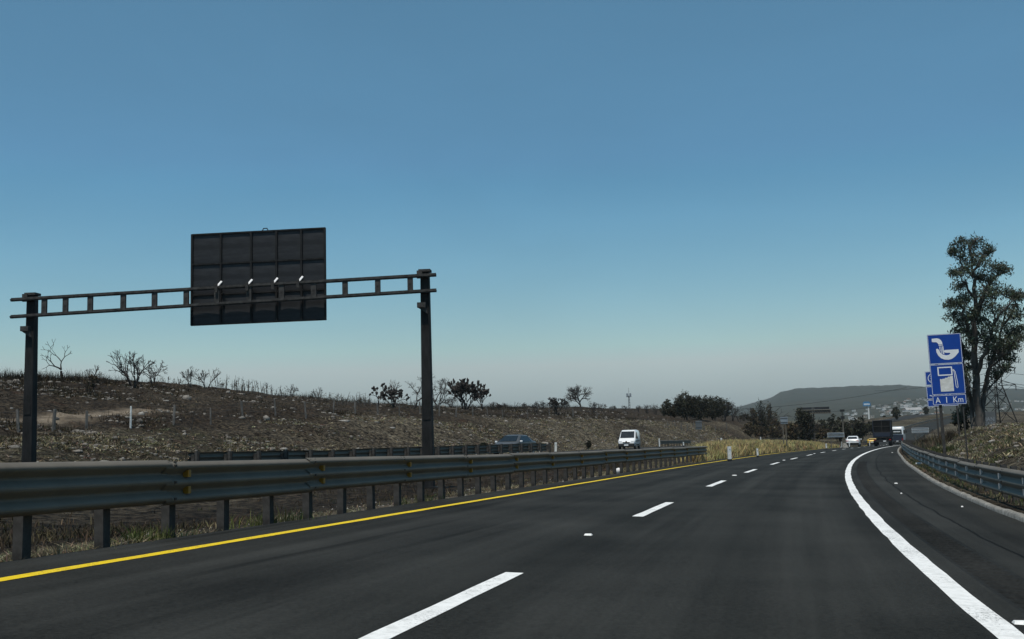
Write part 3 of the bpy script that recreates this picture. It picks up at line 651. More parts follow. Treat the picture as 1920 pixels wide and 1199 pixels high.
# ------------------------------------------------------------------ blue service signs on the right bank
def text_mesh(body, size, extrude=.004):
    cu = bpy.data.curves.new('lettering', 'FONT'); cu.body = body; cu.size = size; cu.extrude = extrude; cu.align_x = 'CENTER'; cu.resolution_u = 3
    o = bpy.data.objects.new('lettering_source', cu); COL.objects.link(o)
    bpy.context.view_layer.update()
    me = bpy.data.meshes.new_from_object(o.evaluated_get(bpy.context.evaluated_depsgraph_get()))
    V = np.array([tuple(v.co) for v in me.vertices]); F = [tuple(p.vertices) for p in me.polygons]
    bpy.data.objects.remove(o); bpy.data.curves.remove(cu); bpy.data.meshes.remove(me)
    return np.stack([V[:, 0], -V[:, 2], V[:, 1]], -1), F     # stands in the x-z plane, facing -y
def flat(poly, y0, t=.004):
    n = len(poly); V = [(p[0], y0, p[1]) for p in poly] + [(p[0], y0 - t, p[1]) for p in poly]
    ar = sum(poly[i][0] * poly[(i + 1) % n][1] - poly[(i + 1) % n][0] * poly[i][1] for i in range(n))
    if ar < 0: V = V[:n][::-1] + V[n:][::-1]
    return V, [tuple(range(n, 2 * n)), tuple(range(n - 1, -1, -1))] + [(i, (i + 1) % n, (i + 1) % n + n, i + n) for i in range(n)]
def rrect(x0, z0, x1, z1, r=.03, n=4):
    P = []
    for cx_, cz_, a0 in ((x1 - r, z1 - r, 0), (x0 + r, z1 - r, 90), (x0 + r, z0 + r, 180), (x1 - r, z0 + r, 270)):
        for i in range(n + 1): a = math.radians(a0 + 90 * i / n); P.append((cx_ + r * math.cos(a), cz_ + r * math.sin(a)))
    return P
def frame(x0, z0, x1, z1, w, r=.03):
    a = rrect(x0, z0, x1, z1, r); b = rrect(x0 + w, z0 + w, x1 - w, z1 - w, max(r - w, .008)); n = len(a)
    V = [(p[0], 0, p[1]) for p in a + b]; return V, [(i, (i + 1) % n, (i + 1) % n + n, i + n) for i in range(n)]
def thick_line(pts, w):
    pts = [np.array(p, float) for p in pts]; L_, R_ = [], []
    for i, p in enumerate(pts):
        d = pts[min(i + 1, len(pts) - 1)] - pts[max(i - 1, 0)]; d /= np.linalg.norm(d); n = np.array([-d[1], d[0]]); L_.append(tuple(p + n * w / 2)); R_.append(tuple(p - n * w / 2))
    return L_ + R_[::-1]
def service_sign():
    d = 42.0; P = np.array([*on_d(1786, d), 0]); P[2] = gz(P[0], P[1]); k = d / FPX      # k: metres per photo pixel here
    rz_ = -math.atan2(P[0], P[1]) * .55
    g = empty('service_sign', P, rz_, 'blue sign with tap over hand and fuel pump, reading A 1 Km', 'road sign'); g.rotation_euler = (0, -.02, rz_)
    zz = 0.0
    for _ in range(12): _, vv, dd = proj(np.array([P[0], P[1], zz])); zz += (vv - 759) * dd / FPX
    hb = zz - P[2]; W = 57 * k * 1.04 / 2; h3, h2, h1 = 18.5 * k, 57 * k, 56 * k; gap = .012
    rows = [(hb, hb + h3), (hb + h3 + gap, hb + h3 + gap + h2), (hb + h3 + h2 + 2 * gap, hb + h3 + h2 + h1 + 2 * gap)]
    for j, (z0, z1) in enumerate(rows):
        V, F = flat(rrect(-W, z0, W, z1, .03), 0, .02); p = mobj('sign_panel', V, F, M['sign_blue'], g, local=True)
        V, F = frame(-W + .012, z0 + .012, W - .012, z1 - .012, .014); V = [(a, -.0235, c) for a, b, c in V]; mobj('border', V, F, M['sign_white'], p, local=True)
        cx_, H = 0, z1 - z0
        def mark(name, poly, m='sign_white', y=-.022): V, F = flat(poly, y, .003); mobj(name, V, F, M[m], p, local=True)
        q = lambda x, z: ((x - .5) * 2 * W, z0 + z * H)
        if j == 0:
            V, F = text_mesh('A  1  Km', H * .86, .0015); V = V * np.array([.84, 1, 1]) + np.array([0.0, -.0245, z0 + H * .2]); mobj('lettering', V, F, M['sign_white'], p, local=True)
        elif j == 2:   # tap, water and cupped hand
            mark('tap', [q(*t) for t in ((.13, .86), (.13, .75), (.2, .74), (.26, .74), (.3, .7), (.32, .66), (.44, .66), (.43, .74), (.4, .8), (.35, .85), (.28, .87))])
            mark('tap_ring', [q(*t) for t in ((.32, .645), (.32, .615), (.45, .615), (.45, .645))])
            for x_, zz_ in ((.335, .42), (.375, .36), (.415, .33), (.44, .32)): mark('water', [q(x_, .59), q(x_ + .018, .59), q(x_ + .018 + .01, zz_), q(x_ + .01, zz_)])
            mark('hand', [q(*t) for t in ((.235, .5), (.27, .52), (.31, .49), (.35, .39), (.42, .31), (.52, .28), (.6, .29), (.65, .33), (.63, .36), (.55, .36), (.485, .375), (.46, .41), (.475, .45), (.52, .46), (.9, .46), (.9, .36), (.78, .22), (.68, .15), (.58, .125), (.46, .14), (.36, .19), (.28, .29), (.24, .4))])
        else:          # fuel pump, its lower half torn and bleached
            V, F = frame(*q(.22, .62), *q(.66, .91), .045, .01); V = [(a, -.0245, c) for a, b, c in V]; mobj('pump_window', V, F, M['sign_white'], p, local=True)
            mark('pump_body', [q(*t) for t in ((.27, .1), (.66, .1), (.66, .6), (.6, .6), (.57, .575), (.53, .585), (.49, .545), (.44, .55), (.4, .515), (.36, .525), (.33, .505), (.27, .52))], 'sign_torn')
            mark('pump_hose', thick_line([q(*t) for t in ((.66, .78), (.7, .77), (.71, .7), (.72, .5), (.73, .25), (.755, .2), (.785, .22), (.785, .35), (.765, .55), (.74, .74), (.7, .8), (.665, .82))], .022))
    for x, w in ((-W * .55, .11), (W * .78, .05)):
        MB().box((x, .05, hb / 2 + (h1 + h2) / 2), (w, .06, hb + h1 + h2 + h3 - .1)).build('sign_post', M['galv_dark'], g, local=True)
    for z0, z1 in rows: MB().box((0, .03, (z0 + z1) / 2), (W * 1.9, .03, .05)).build('back_rail', M['galv_dark'], g, local=True)
    # second sign, farther along and mostly hidden
    d = 85.0; P = np.array([*on_d(1772, d), 0]); P[2] = gz(P[0], P[1]); k = d / FPX; rz_ = -math.atan2(P[0], P[1]) * .55
    g = empty('service_sign', P, rz_, 'second blue service sign half hidden behind the fuel pump sign', 'road sign'); g.rotation_euler = (0, -.02, rz_)
    zz = 0.0
    for _ in range(12): _, vv, dd = proj(np.array([P[0], P[1], zz])); zz += (vv - 762) * dd / FPX
    hb = zz - P[2]; W = 27 * k
    for j, (a, b) in enumerate(((0, 13), (14, 38), (40, 66))):
        z0, z1 = hb + a * k, hb + b * k
        for x0, x1 in ((-W, -.02), (.02, W)):
            V, F = flat(rrect(x0, z0, x1, z1, .03), 0, .02); p = mobj('sign_panel', V, F, M['sign_blue'], g, local=True)
            V, F = frame(x0 + .015, z0 + .015, x1 - .015, z1 - .015, .03); V = [(q_[0], -.0235, q_[2]) for q_ in V]; mobj('border', V, F, M['sign_white'], p, local=True)
            c = ((x0 + x1) / 2, (z0 + z1) / 2)
            if j == 2:
                aa = np.linspace(0, 2 * math.pi, 25); V, F = flat(thick_line([(c[0] + .36 * math.cos(a_), c[1] + .36 * math.sin(a_)) for a_ in aa], .05), -.022, .003); mobj('ring', V, F, M['sign_white'], p, local=True)
                for dz in (-.15, 0, .15): V, F = flat([(c[0] - .2, c[1] + dz - .02), (c[0] + .2, c[1] + dz - .02), (c[0] + .2, c[1] + dz + .02), (c[0] - .2, c[1] + dz + .02)], -.022, .003); mobj('bar', V, F, M['sign_white'], p, local=True)
            elif j == 1:
                V, F = flat(thick_line([(c[0] - .35, c[1] - .2), (c[0] - .1, c[1] - .28), (c[0] + .15, c[1] - .12), (c[0] + .3, c[1] + .1)], .06), -.022, .003); mobj('symbol', V, F, M['sign_white'], p, local=True)
            elif x0 < 0:
                aa = np.linspace(.6, 5.6, 14); V, F = flat(thick_line([(c[0] + .15 * math.cos(a_), c[1] + .17 * math.sin(a_)) for a_ in aa], .05), -.022, .003); mobj('lettering', V, F, M['sign_white'], p, local=True)
    for x in (-W * .45, W * .9): MB().box((x, .05, hb / 2 + 33 * k), (.11, .07, hb + 60 * k)).build('sign_post', M['galv_dark'], g, local=True)
service_sign()

# ------------------------------------------------------------------ smaller roadside things
def post_thing(u, v_base, d, h, w, label, cap=False):
    x, y = on_d(u, d); z = at(u, v_base, d)[2]; z = min(z, gz(x, y) + .25)
    g = empty('delineator_post', (x, y, gz(x, y)), random.uniform(-.3, .3), label, 'marker post', 'white roadside marker posts'); g.rotation_euler = (random.uniform(-.03, .03), random.uniform(-.05, .05), .2)
    z0 = gz(x, y); H = z - z0 + h
    bevel(MB().box((0, 0, H / 2 - .1), (w, w * .75, H + .2)).build('shaft', M['white_post'], g, local=True), .015)
    MB().box((0, -w * .38, H - .14), (w * .6, .012, .08)).build('reflector', M['amber' if cap else 'silver_mark'], g, local=True)
    MB().box((0, 0, H + .01), (w * 1.05, w * .8, .03)).build('cap', M['white_post'], g, local=True)
    MB().box((0, 0, .12), (w * 1.08, w * .82, .24)).build('foot_band', M['plastic'], g, local=True)
# u, base row, distance, height, width
for u, v, d, h, w, l in (
    (1040, 852, 79, .85, .16, 'white marker post just right of the grey car across the median'),
    (1011, 853, 74, .5, .12, 'short white stub post at the end of the far guardrail'),
    (1235, 839, 118, .95, .13, 'white marker post right of the white van on the far verge'),
    (1280, 838, 128, .55, .13, 'short white post between the van and the dark far guardrail'),
    (1351, 836, 108, .75, .16, 'white marker post in front of the short dark guardrail'),
    (1365, 864, 62, .8, .2, 'thick grey white post at the end of the near guardrail'),
    (1418, 858, 73, .6, .12, 'thin white post standing in the yellow grass mound'),
    (1425, 829, 150, .7, .13, 'white post at the back edge of the grass mound'),
    (1547, 846, 118, .8, .14, 'leaning white post near the far end of the median grass'),
    (1577, 843, 126, .9, .12, 'white post under the two board road sign'),
    (1590, 841, 138, .7, .12, 'white post left of the white car'),
    (1628, 838, 160, .9, .12, 'white post left of the yellow car'),
    ): post_thing(u, v, d, h, w, l)
def back_sign(u, v0, v1, w_px, d, posts, label, m, v_foot, slats=1, name='road_sign', rz=0.0):
    x, y = on_d(u, d); z0 = gz(x, y); k = d / FPX
    g = empty(name, (x, y, z0), rz - math.atan2(x, y) * .5, label, 'road sign')
    zt, zb = at(u, v0, d)[2] - z0, at(u, v1, d)[2] - z0; W = w_px * k / 2
    hs = (zt - zb) / slats
    for i in range(slats):
        p = MB().box((0, 0, zb + hs * (i + .5)), (2 * W, .04, hs * .86)).build('board', m, g, local=True)
        for j in range(2): MB().box((0, -.035, zb + hs * (i + .25 + .5 * j)), (2 * W * .96, .03, .05)).build('stiffener', M['galv_dark'], p, local=True)
    for px in posts: MB().box((px * W, .06, zt / 2 - .1), (.1, .08, zt + .1)).build('post', M['galv'], g, local=True)
    return g
back_sign(1470.5, 781, 796, 13, 112, (-.4, .4), 'grey back of a sign on two posts by the dry conifers', M['sign_grey'], 829)
back_sign(1566, 811, 821, 30, 126, (-.6, .75), 'pale two board direction sign on posts left of the white car', M['sign_pale'], 835, 2)
back_sign(1724.5, 802, 812.5, 30, 150, (-.6, .6), 'pale two board direction sign beyond the right guardrail', M['sign_pale'], 826, 2)
back_sign(1310, 788, 807, 12, 150, (0,), 'small grey board standing on the burnt slope below the trees', M['board_grey'], 808)
# lamp pole near the white car
def lamp_pole():
    d = 140.0; x, y = on_d(1580.5, d); z0 = gz(x, y); h = at(1578, 769, d)[2] - z0
    g = empty('lamp_pole', (x, y, z0), 0, 'tall thin pole with dark lamp head above the two board sign', 'pole')
    MB().tube([(0, 0, -.2), (0, 0, h * .5), (-.02, 0, h - .3)], [.13, .1, .07], 8).build('shaft', M['galv'], g, local=True)
    MB().box((0, 0, h - .1), (.5, .4, .3)).build('lamp_head', M['plastic'], g, local=True); MB().box((0, 0, h * .8), (.45, .3, .4)).build('control_box', M['plastic'], g, local=True)
    MB().add([(-.5, -.5, 0), (.5, -.5, 0), (.5, .5, 0), (-.5, .5, 0), (-.18, -.18, .7), (.18, -.18, .7), (.18, .18, .7), (-.18, .18, .7)], [(0, 1, 5, 4), (1, 2, 6, 5), (2, 3, 7, 6), (3, 0, 4, 7), (4, 5, 6, 7)]).build('plinth', M['concrete'], g, local=True)
lamp_pole()
# far gantry seen from behind, with two trussed boards
def far_gantry():
    d = 230.0; x, y = on_d(1526, d); z0 = gz(x, y); k = d / FPX
    g = empty('sign_gantry', (x, y, z0), -.3, 'distant truss gantry with two dark boards above the trees', 'gantry')
    zt, zb = at(1526, 764, d)[2] - z0, at(1526, 777, d)[2] - z0; W = 31 * k; zm = (zt + zb) / 2
    for i, (a, b) in enumerate(((-1, -.06), (.06, 1))):
        MB().box(((a + b) / 2 * W * (.95), .1, zt - .25), ((b - a) * W * .93, .08, .5)).build('sign_board', M['board_back'], g, local=True)
        MB().box(((a + b) / 2 * W, .1, zb + .5), ((b - a) * W, .08, .85)).build('sign_board', M['board_back'], g, local=True)
    t = MB()
    for z in (zb + .15, zm + .1): t.tube([(-W * 1.05, 0, z), (W * 1.05, 0, z)], .07, 5)
    n = 14
    for i in range(n): t.tube([(-W + 2 * W * i / n, 0, zb + .15), (-W + 2 * W * (i + .5) / n, 0, zm + .1), (-W + 2 * W * (i + 1) / n, 0, zb + .15)], .045, 4)
    t.build('truss', M['galv'], g, local=True)
    MB().box((0, .2, zt / 2), (.3, .3, zt)).build('pillar', M['galv_dark'], g, local=True)
far_gantry()
# blue billboard on a white mast
def billboard():
    d = 520.0; x, y = on_d(1627, d); z0 = gz(x, y); k = d / FPX; zt, zb = at(1627, 753.5, d)[2] - z0, at(1627, 762, d)[2] - z0
    g = empty('billboard', (x, y, z0), 0, 'blue billboard on a white mast in front of the town', 'billboard'); W = 7 * k
    V, F = flat([(-W, zb), (W, zb), (W, zt - .6), (W * .6, zt), (-W * .6, zt), (-W, zt - .6)], 0, .3); p = mobj('panel', V, F, pm('billboard blue', (.03, .16, .32), (.04, .2, .4), .4, .5), g, local=True)
    for i in range(5): V, F = flat([(-W * .75 + i * W * .32, zb + .5), (-W * .55 + i * W * .32, zb + .5), (-W * .55 + i * W * .32, zb + 1.3), (-W * .75 + i * W * .32, zb + 1.3)], -.31, .02); mobj('mark', V, F, M['sign_white'], p, local=True)
    MB().tube([(.9, .3, -1), (.9, .3, zb + .3)], .38, 8).build('mast', M['white_post'], g, local=True)
billboard()
# lettered board behind the eucalyptus
def lettered_board():
    d = 104.0; x, y = on_d(1855, d); z0 = gz(x, y) - .1; k = d / FPX; zt = at(1855, 772, d)[2] - z0
    g = empty('lettered_board', (x, y, z0), -.2, 'dark grey lettered board leaning behind the eucalyptus trunk', 'billboard'); W = 11.5 * k
    p = bevel(MB().box((0, 0, zt / 2), (2 * W, .1, zt)).build('panel', M['board_grey'], g, local=True), .02)
    for t, z in (('MAN', .46), ('GAN', .17)):
        V, F = text_mesh(t, .56, .003); V = V * np.array([.9, 1, 1]) + np.array([-.06, -.056, zt * z]); mobj('lettering', V, F, M['sign_grey'], p, local=True)
    for s_ in (-.8, .8): MB().box((s_ * W, .1, zt * .4), (.08, .08, zt * .9)).build('post', M['fence_wood'], g, local=True)
lettered_board()
# ------------------------------------------------------------------ vehicles (local: x right, y forward, z up)
def ringbody(st):
    V = []; 
    for y, zb, zl, zt, w, wt in st:
        V += [(-w * .9, y, zb), (-w, y, zb + .16), (-w, y, zl), (-(w * .25 + wt * .75), y, zl + (zt - zl) * .8), (-wt * .9, y, zt), (wt * .9, y, zt), ((w * .25 + wt * .75), y, zl + (zt - zl) * .8), (w, y, zl), (w, y, zb + .16), (w * .9, y, zb)]
    n = 10; F = [(i * n + k, i * n + (k + 1) % n, (i + 1) * n + (k + 1) % n, (i + 1) * n + k) for i in range(len(st) - 1) for k in range(n)]
    F = [f[::-1] for f in F]; F += [tuple(range(n)), tuple(range(len(st) * n - 1, (len(st) - 1) * n - 1, -1))]
    return np.array(V), F
def wheel(g, x, y, r, w, dual=False):
    n = 18; t = MB(); t.tube([(x - w / 2, y, r), (x - w / 2 + .03, y, r), (x + w / 2 - .03, y, r), (x + w / 2, y, r)], [r * .93, r, r, r * .93], n)
    o = t.build('tyre', M['rubber'], g, local=True); s = 1 if x > 0 else -1
    MB().tube([(x + s * w * .3, y, r), (x + s * (w / 2 + .012), y, r)], [r * .62, r * .58], 12).build('rim', M['rim'], o, local=True)
def screen(g, st, i, j, name, inset=.1, lo=.08, hi=.06, push=.012, wk=.86):
    (y0, _, zl0, z0, w0, t0), (y1, _, zl1, z1, w1, t1) = st[i], st[j]
    a = np.array([y0, z0]); b = np.array([y1, z1]); d = b - a; nrm = np.array([-d[1], d[0]]); nrm /= np.linalg.norm(nrm)
    if nrm[1] < 0: nrm = -nrm
    p, q = a + d * lo + nrm * push, a + d * (1 - hi) + nrm * push; wa, wb = t0 * wk, t1 * wk
    V = [(-wa, p[0], p[1]), (wa, p[0], p[1]), (wb, q[0], q[1]), (-wb, q[0], q[1])]
    F = (0, 1, 2, 3)
    mobj(name, V, [F, F[::-1]] if False else [F], M['glass'], g, local=True)
def side_glass(g, pts, name='side_window'):
    """pts: (x_abs, y, z) of the right-hand pane; mirrored for the left"""
    for s in (1, -1):
        V = [(s * (p[0] + .012), p[1], p[2]) for p in pts]; F = tuple(range(len(V))); mobj(name, V, [F if s > 0 else F[::-1]], M['glass'], g, local=True)
def bx(g, name, c, d, m, bev=0.0):
    o = MB().box(c, d).build(name, M[m], g, local=True)
    if bev: bevel(o, bev)
    return o
def finish_body(o, w=.05):
    o.data.polygons.foreach_set('use_smooth', np.ones(len(o.data.polygons), dtype=bool)); bevel(o, w, 3); return o
def place(s, o, rev, z=None):
    p = rp(np.array([s]), o)[0]
    if z is not None: p[2] = z
    return p, -float(np.interp(s, S, RT)) + (math.pi if rev else 0)
def find_s(u, o, zf=None):
    ss = np.arange(30, 420, .5); p = rp(ss, o)
    if zf: p[:, 2] = zf(ss, o)
    uu, _, _ = proj(p); return float(ss[int(np.argmin(abs(uu - u)))])
def van(u):
    s = find_s(u, -21.6, zopp); P, rz_ = place(s, -21.6, True, float(np.interp(s, ZOPP_S, ZOPP_Z)))
    g = empty('delivery_van', P, rz_ + .1, 'small white delivery van with black bumper coming along the opposite carriageway', 'van')
    st = [(-2.08, .42, .95, 1.66, .76, .68), (-1.98, .28, .98, 1.78, .84, .74), (-.6, .26, 1.0, 1.84, .86, .75), (.3, .26, 1.0, 1.82, .86, .73), (.62, .26, 1.0, 1.76, .86, .7), (1.32, .26, .98, 1.06, .85, .76), (1.86, .28, .8, .88, .82, .7), (2.06, .32, .66, .72, .74, .62)]
    V, F = ringbody(st); finish_body(mobj('body', V, F, M['car_white'], g, local=True), .04)
    screen(g, st, 4, 5, 'windscreen', push=.02, wk=.93, lo=.1, hi=.03)
    side_glass(g, [(.86, 1.12, 1.04), (.86, .1, 1.04), (.79, .1, 1.62), (.785, .55, 1.62)])
    bx(g, 'front_bumper', (0, 2.0, .42), (1.62, .26, .3), 'plastic', .05); bx(g, 'rear_bumper', (0, -2.05, .42), (1.6, .2, .28), 'plastic', .04)
    bx(g, 'grille', (0, 2.055, .66), (.7, .04, .1), 'plastic'); bx(g, 'number_plate', (0, 2.14, .43), (.42, .02, .13), 'sign_white'); bx(g, 'emblem', (0, 2.06, .76), (.14, .05, .1), 'plastic')
    for x in (-.58, .58): bx(g, 'headlight', (x, 1.97, .74), (.3, .14, .17), 'lamp', .03)
    for x in (-.95, .95): bx(g, 'mirror', (x, 1.05, 1.1), (.16, .12, .2), 'plastic', .03)
    for x in (-.875, .875): bx(g, 'side_stripe', (x, -.1, .78), (.012, 2.6, .1), 'car_blue'); bx(g, 'sill_trim', (x * .985, 0, .42), (.03, 2.2, .14), 'plastic')
    for x in (-.76, .76):
        for y in (-1.35, 1.32): wheel(g, x, y, .31, .19)
    for x in (-.25, .25): bx(g, 'wiper', (x, 1.22, 1.17), (.4, .03, .015), 'plastic')
van(1180)
bpy.data.objects['delivery_van'].scale = (1.06, 1.0, 1.12)
def grey_car(u):
    s = find_s(u, -19.6, zopp); P, rz_ = place(s, -19.6, True, float(np.interp(s, ZOPP_S, ZOPP_Z)))
    g = empty('grey_car', P, rz_ - .1, 'grey car half hidden by the far guardrail', 'car')
    st = [(-2.1, .4, .82, .9, .7, .62), (-1.95, .28, .9, .98, .84, .7), (-1.5, .25, .93, 1.02, .88, .72), (-.95, .25, .93, 1.42, .88, .58), (0, .25, .93, 1.47, .88, .6), (.35, .25, .93, 1.42, .88, .58), (1.15, .25, .93, .98, .87, .72), (1.9, .28, .74, .8, .82, .68), (2.1, .34, .6, .66, .72, .6)]
    V, F = ringbody(st); finish_body(mobj('body', V, F, M['car_grey'], g, local=True), .05)
    screen(g, st, 5, 6, 'windscreen', push=.02, wk=.92); screen(g, st, 3, 2, 'rear_window', push=.02, wk=.9)
    side_glass(g, [(.87, 1.0, .97), (.87, -1.1, .97), (.68, -.8, 1.36), (.66, .3, 1.38)])
    for x in (-.6, .6): bx(g, 'headlight', (x, 1.98, .66), (.36, .16, .14), 'lamp', .03); bx(g, 'tail_light', (x, -2.02, .8), (.34, .1, .14), 'red_lamp', .02)
    for x in (-.98, .98): bx(g, 'mirror', (x, .92, 1.0), (.18, .12, .13), 'car_white', .03)
    bx(g, 'grille', (0, 2.08, .5), (.9, .06, .16), 'plastic'); bx(g, 'number_plate', (0, 2.12, .4), (.4, .02, .12), 'sign_white')
    for x in (-.77, .77):
        for y in (-1.3, 1.35): wheel(g, x, y, .32, .2)
grey_car(966)
def rear_car(u, o, paint, name, label, low=False, s_force=None):
    s = s_force or find_s(u, o); P, rz_ = place(s, o, False)
    g = empty(name, P, rz_, label, 'car'); h = 1.36 if low else 1.56
    st = [(-2.12, .46, .78, .84, .74, .66), (-2.02, .32, .92, 1.02, .87, .7), (-1.5, .28, .96, h - .06, .9, .62), (-.5, .28, .96, h, .9, .63), (.3, .28, .96, h - .05, .9, .6), (1.1, .28, .95, 1.02, .88, .74), (1.9, .3, .78, .86, .82, .7), (2.1, .36, .64, .7, .74, .62)]
    V, F = ringbody(st); finish_body(mobj('body', V, F, M[paint], g, local=True), .05)
    screen(g, st, 1, 2, 'rear_window', push=.02, lo=.3, hi=.12, wk=.92); screen(g, st, 4, 5, 'windscreen', push=.02, wk=.9)
    side_glass(g, [(.89, .95, 1.0), (.89, -1.5, 1.0), (.7, -1.2, h - .14), (.68, .25, h - .16)])
    bx(g, 'rear_bumper', (0, -2.1, .5), (1.66, .16, .3), 'plastic', .04); bx(g, 'number_plate', (0, -2.135, .72), (.42, .02, .13), 'sign_white'); bx(g, 'light_bar', (0, -2.1, .88), (1.3, .05, .07), 'plastic')
    for x in (-.66, .66): bx(g, 'tail_light', (x, -2.06, .88), (.34, .12, .16), 'plastic' if low else 'red_lamp', .02)
    for x in (-1.0, 1.0): bx(g, 'mirror', (x, .85, 1.06), (.2, .12, .15), paint, .03)
    for x in (-.78, .78):
        for y in (-1.32, 1.32): wheel(g, x, y, .34, .21)
    return g
rear_car(1601, -1.75, 'car_white', 'white_car', 'white hatchback seen from behind in the left lane')
rear_car(1637, -1.6, 'car_yellow', 'yellow_car', 'yellow car just left of the dark truck', True)
def truck(u):
    s = find_s(u, 1.9); P, rz_ = place(s, 1.9, False); g = empty('box_truck', P, rz_, 'tall dark box truck driving away in the right lane', 'truck')
    for nm, c, d in (('cargo_box', (0, 1.5, 2.5), (2.5, 7.2, 2.55)),): bevel(MB().box(c, d).build(nm, M['tarp'], g, local=True), .05)
    bx(g, 'chassis', (0, 2.5, .95), (.9, 9, .3), 'plastic'); bx(g, 'rear_bumper', (0, -2.1, .75), (2.3, .15, .25), 'plastic')
    for x in (-1.22, 1.22): bx(g, 'corner_post', (x, -2.1, 2.5), (.09, .1, 2.6), 'car_blue')
    for z in (1.25, 2.05, 2.9, 3.74): bx(g, 'crossbar', (0, -2.115, z), (2.36, .06, .07), 'galv_dark' if z < 3 else 'car_blue')
    bx(g, 'door_seam', (0, -2.11, 2.5), (.05, .05, 2.4), 'galv_dark'); bx(g, 'tailboard', (0, -2.12, 1.7), (2.2, .04, .6), 'car_blue')
    cab = [(5.3, .6, 1.7, 2.75, 1.15, 1.05), (5.5, .6, 1.7, 2.85, 1.2, 1.08), (6.6, .6, 1.7, 2.8, 1.2, 1.05), (7.15, .6, 1.6, 1.7, 1.18, 1.1), (7.4, .7, 1.2, 1.3, 1.1, 1.05)]
    V, F = ringbody(cab); finish_body(mobj('cab', V, F, M['car_blue'], g, local=True), .05); screen(g, cab, 2, 3, 'windscreen', push=.02)
    for x in (-1.05, 1.05):
        bx(g, 'tail_light', (x, -2.2, .95), (.24, .06, .14), 'red_lamp'); bx(g, 'mudflap', (x, -1.3, .55), (.5, .03, .6), 'rubber')
        for y in (-.6, .55, 6.3): wheel(g, x * .98, y, .5, .42 if y < 2 else .28)
    bx(g, 'number_plate', (.3, -2.19, .75), (.4, .02, .14), 'sign_white')
truck(1656.5)
def bus(u):
    s = find_s(u, 2.0); P, rz_ = place(s, 2.0, False); g = empty('coach_bus', P, rz_, 'white topped coach ahead of the dark truck', 'bus')
    st = [(-5.6, .6, 1.5, 3.1, 1.0, .92), (-5.45, .45, 1.6, 3.35, 1.22, 1.05), (-4.6, .4, 1.6, 3.5, 1.27, 1.12), (4.8, .4, 1.6, 3.5, 1.27, 1.12), (5.4, .4, 1.5, 3.2, 1.22, 1.05), (5.6, .5, 1.3, 2.6, 1.1, 1.0)]
    V, F = ringbody(st); finish_body(mobj('body', V, F, M['car_white'], g, local=True), .08)
    bevel(MB().box((0, -5.5, 1.2), (2.42, .3, 1.45)).build('lower_panel', M['car_blue'], g, local=True), .06)
    V = [(-.98, -5.66, 2.0), (.98, -5.66, 2.0), (.9, -5.62, 2.95), (-.9, -5.62, 2.95)]; mobj('rear_window', V, [(0, 1, 2, 3)], M['glass'], g, local=True)
    bx(g, 'window_band', (0, -5.69, 2.5), (1.3, .03, .16), 'car_white')
    for s_ in (-1, 1):
        for k in range(6): bx(g, 'side_window', (s_ * 1.25, -3.8 + k * 1.55, 2.4), (.06, 1.4, .8), 'glass')
        bx(g, 'tail_light', (s_ * 1.0, -5.67, 1.0), (.2, .05, .4), 'red_lamp'); bx(g, 'mirror', (s_ * 1.45, 5.5, 2.4), (.25, .15, .5), 'plastic')
        for y in (-3.4, 3.6): wheel(g, s_ * 1.1, y, .5, .3)
    bx(g, 'rear_bumper', (0, -5.68, .55), (2.3, .15, .3), 'plastic', .04); bx(g, 'number_plate', (0, -5.77, .62), (.42, .02, .14), 'sign_white')
bus(1685)

# ------------------------------------------------------------------ fence on the hill
def fence(us, e, label, hgt=1.25):
    pts = [base(u, e=e + .6 * math.sin(i * 1.9)) for i, u in enumerate(us)]
    g = empty('wire_fence', pts[len(pts) // 2], 0, label, 'fence')
    tops = []
    for i, p in enumerate(pts):
        h = hgt * random.uniform(.85, 1.12); lean = np.array([random.uniform(-.1, .1), random.uniform(-.1, .1), 0]) * h; r = random.uniform(.06, .09) * (1.35 if i % 5 == 2 else 1)
        MB().tube([p + np.array([0, 0, -.3]), p + lean * .5 + np.array([0, 0, h * .5]), p + lean + np.array([0, 0, h])], [r, r * .95, r * .85], 6).build('fence_post', M['white_post'] if (i == 4 and len(us) > 12) else M['fence_wood'], g); tops.append((p, lean, h))
    for f in (.35, .65, .92):
        P = []
        for i in range(len(tops)):
            p, l, h = tops[i]; a = p + l * f + np.array([0, 0, h * f])
            if i:
                P.append((P[-1] + a) / 2 - np.array([0, 0, .05]))
            P.append(a)
        MB().tube(P, .006, 3, False).build('fence_wire', M['wire'], g)
fence([-60, 35, 100, 162, 245, 325, 395, 455, 517, 574, 625, 666, 709, 749, 788, 824, 855, 887, 915, 943, 990, 1030, 1075, 1120], 38.6, 'old wire fence with weathered posts along the top of the cutting')
fence([1252, 1266, 1277, 1288, 1301, 1320, 1340, 1362], 33, 'short run of fence posts below the dense trees', 1.3)
st_ = base(358, e=37); sg = empty('leaning_stake', st_, 0, 'thin dark stake leaning in front of the hill fence', 'stake')
MB().tube([(0, 0, -.2), (.14, 0, .7), (.28, .05, 1.35)], [.035, .03, .02], 5).build('shaft', M['bark_burnt'], sg, local=True)
MB().box((.2, 0, 1.0), (.12, .03, .05)).build('crosspiece', M['bark_burnt'], sg, local=True)

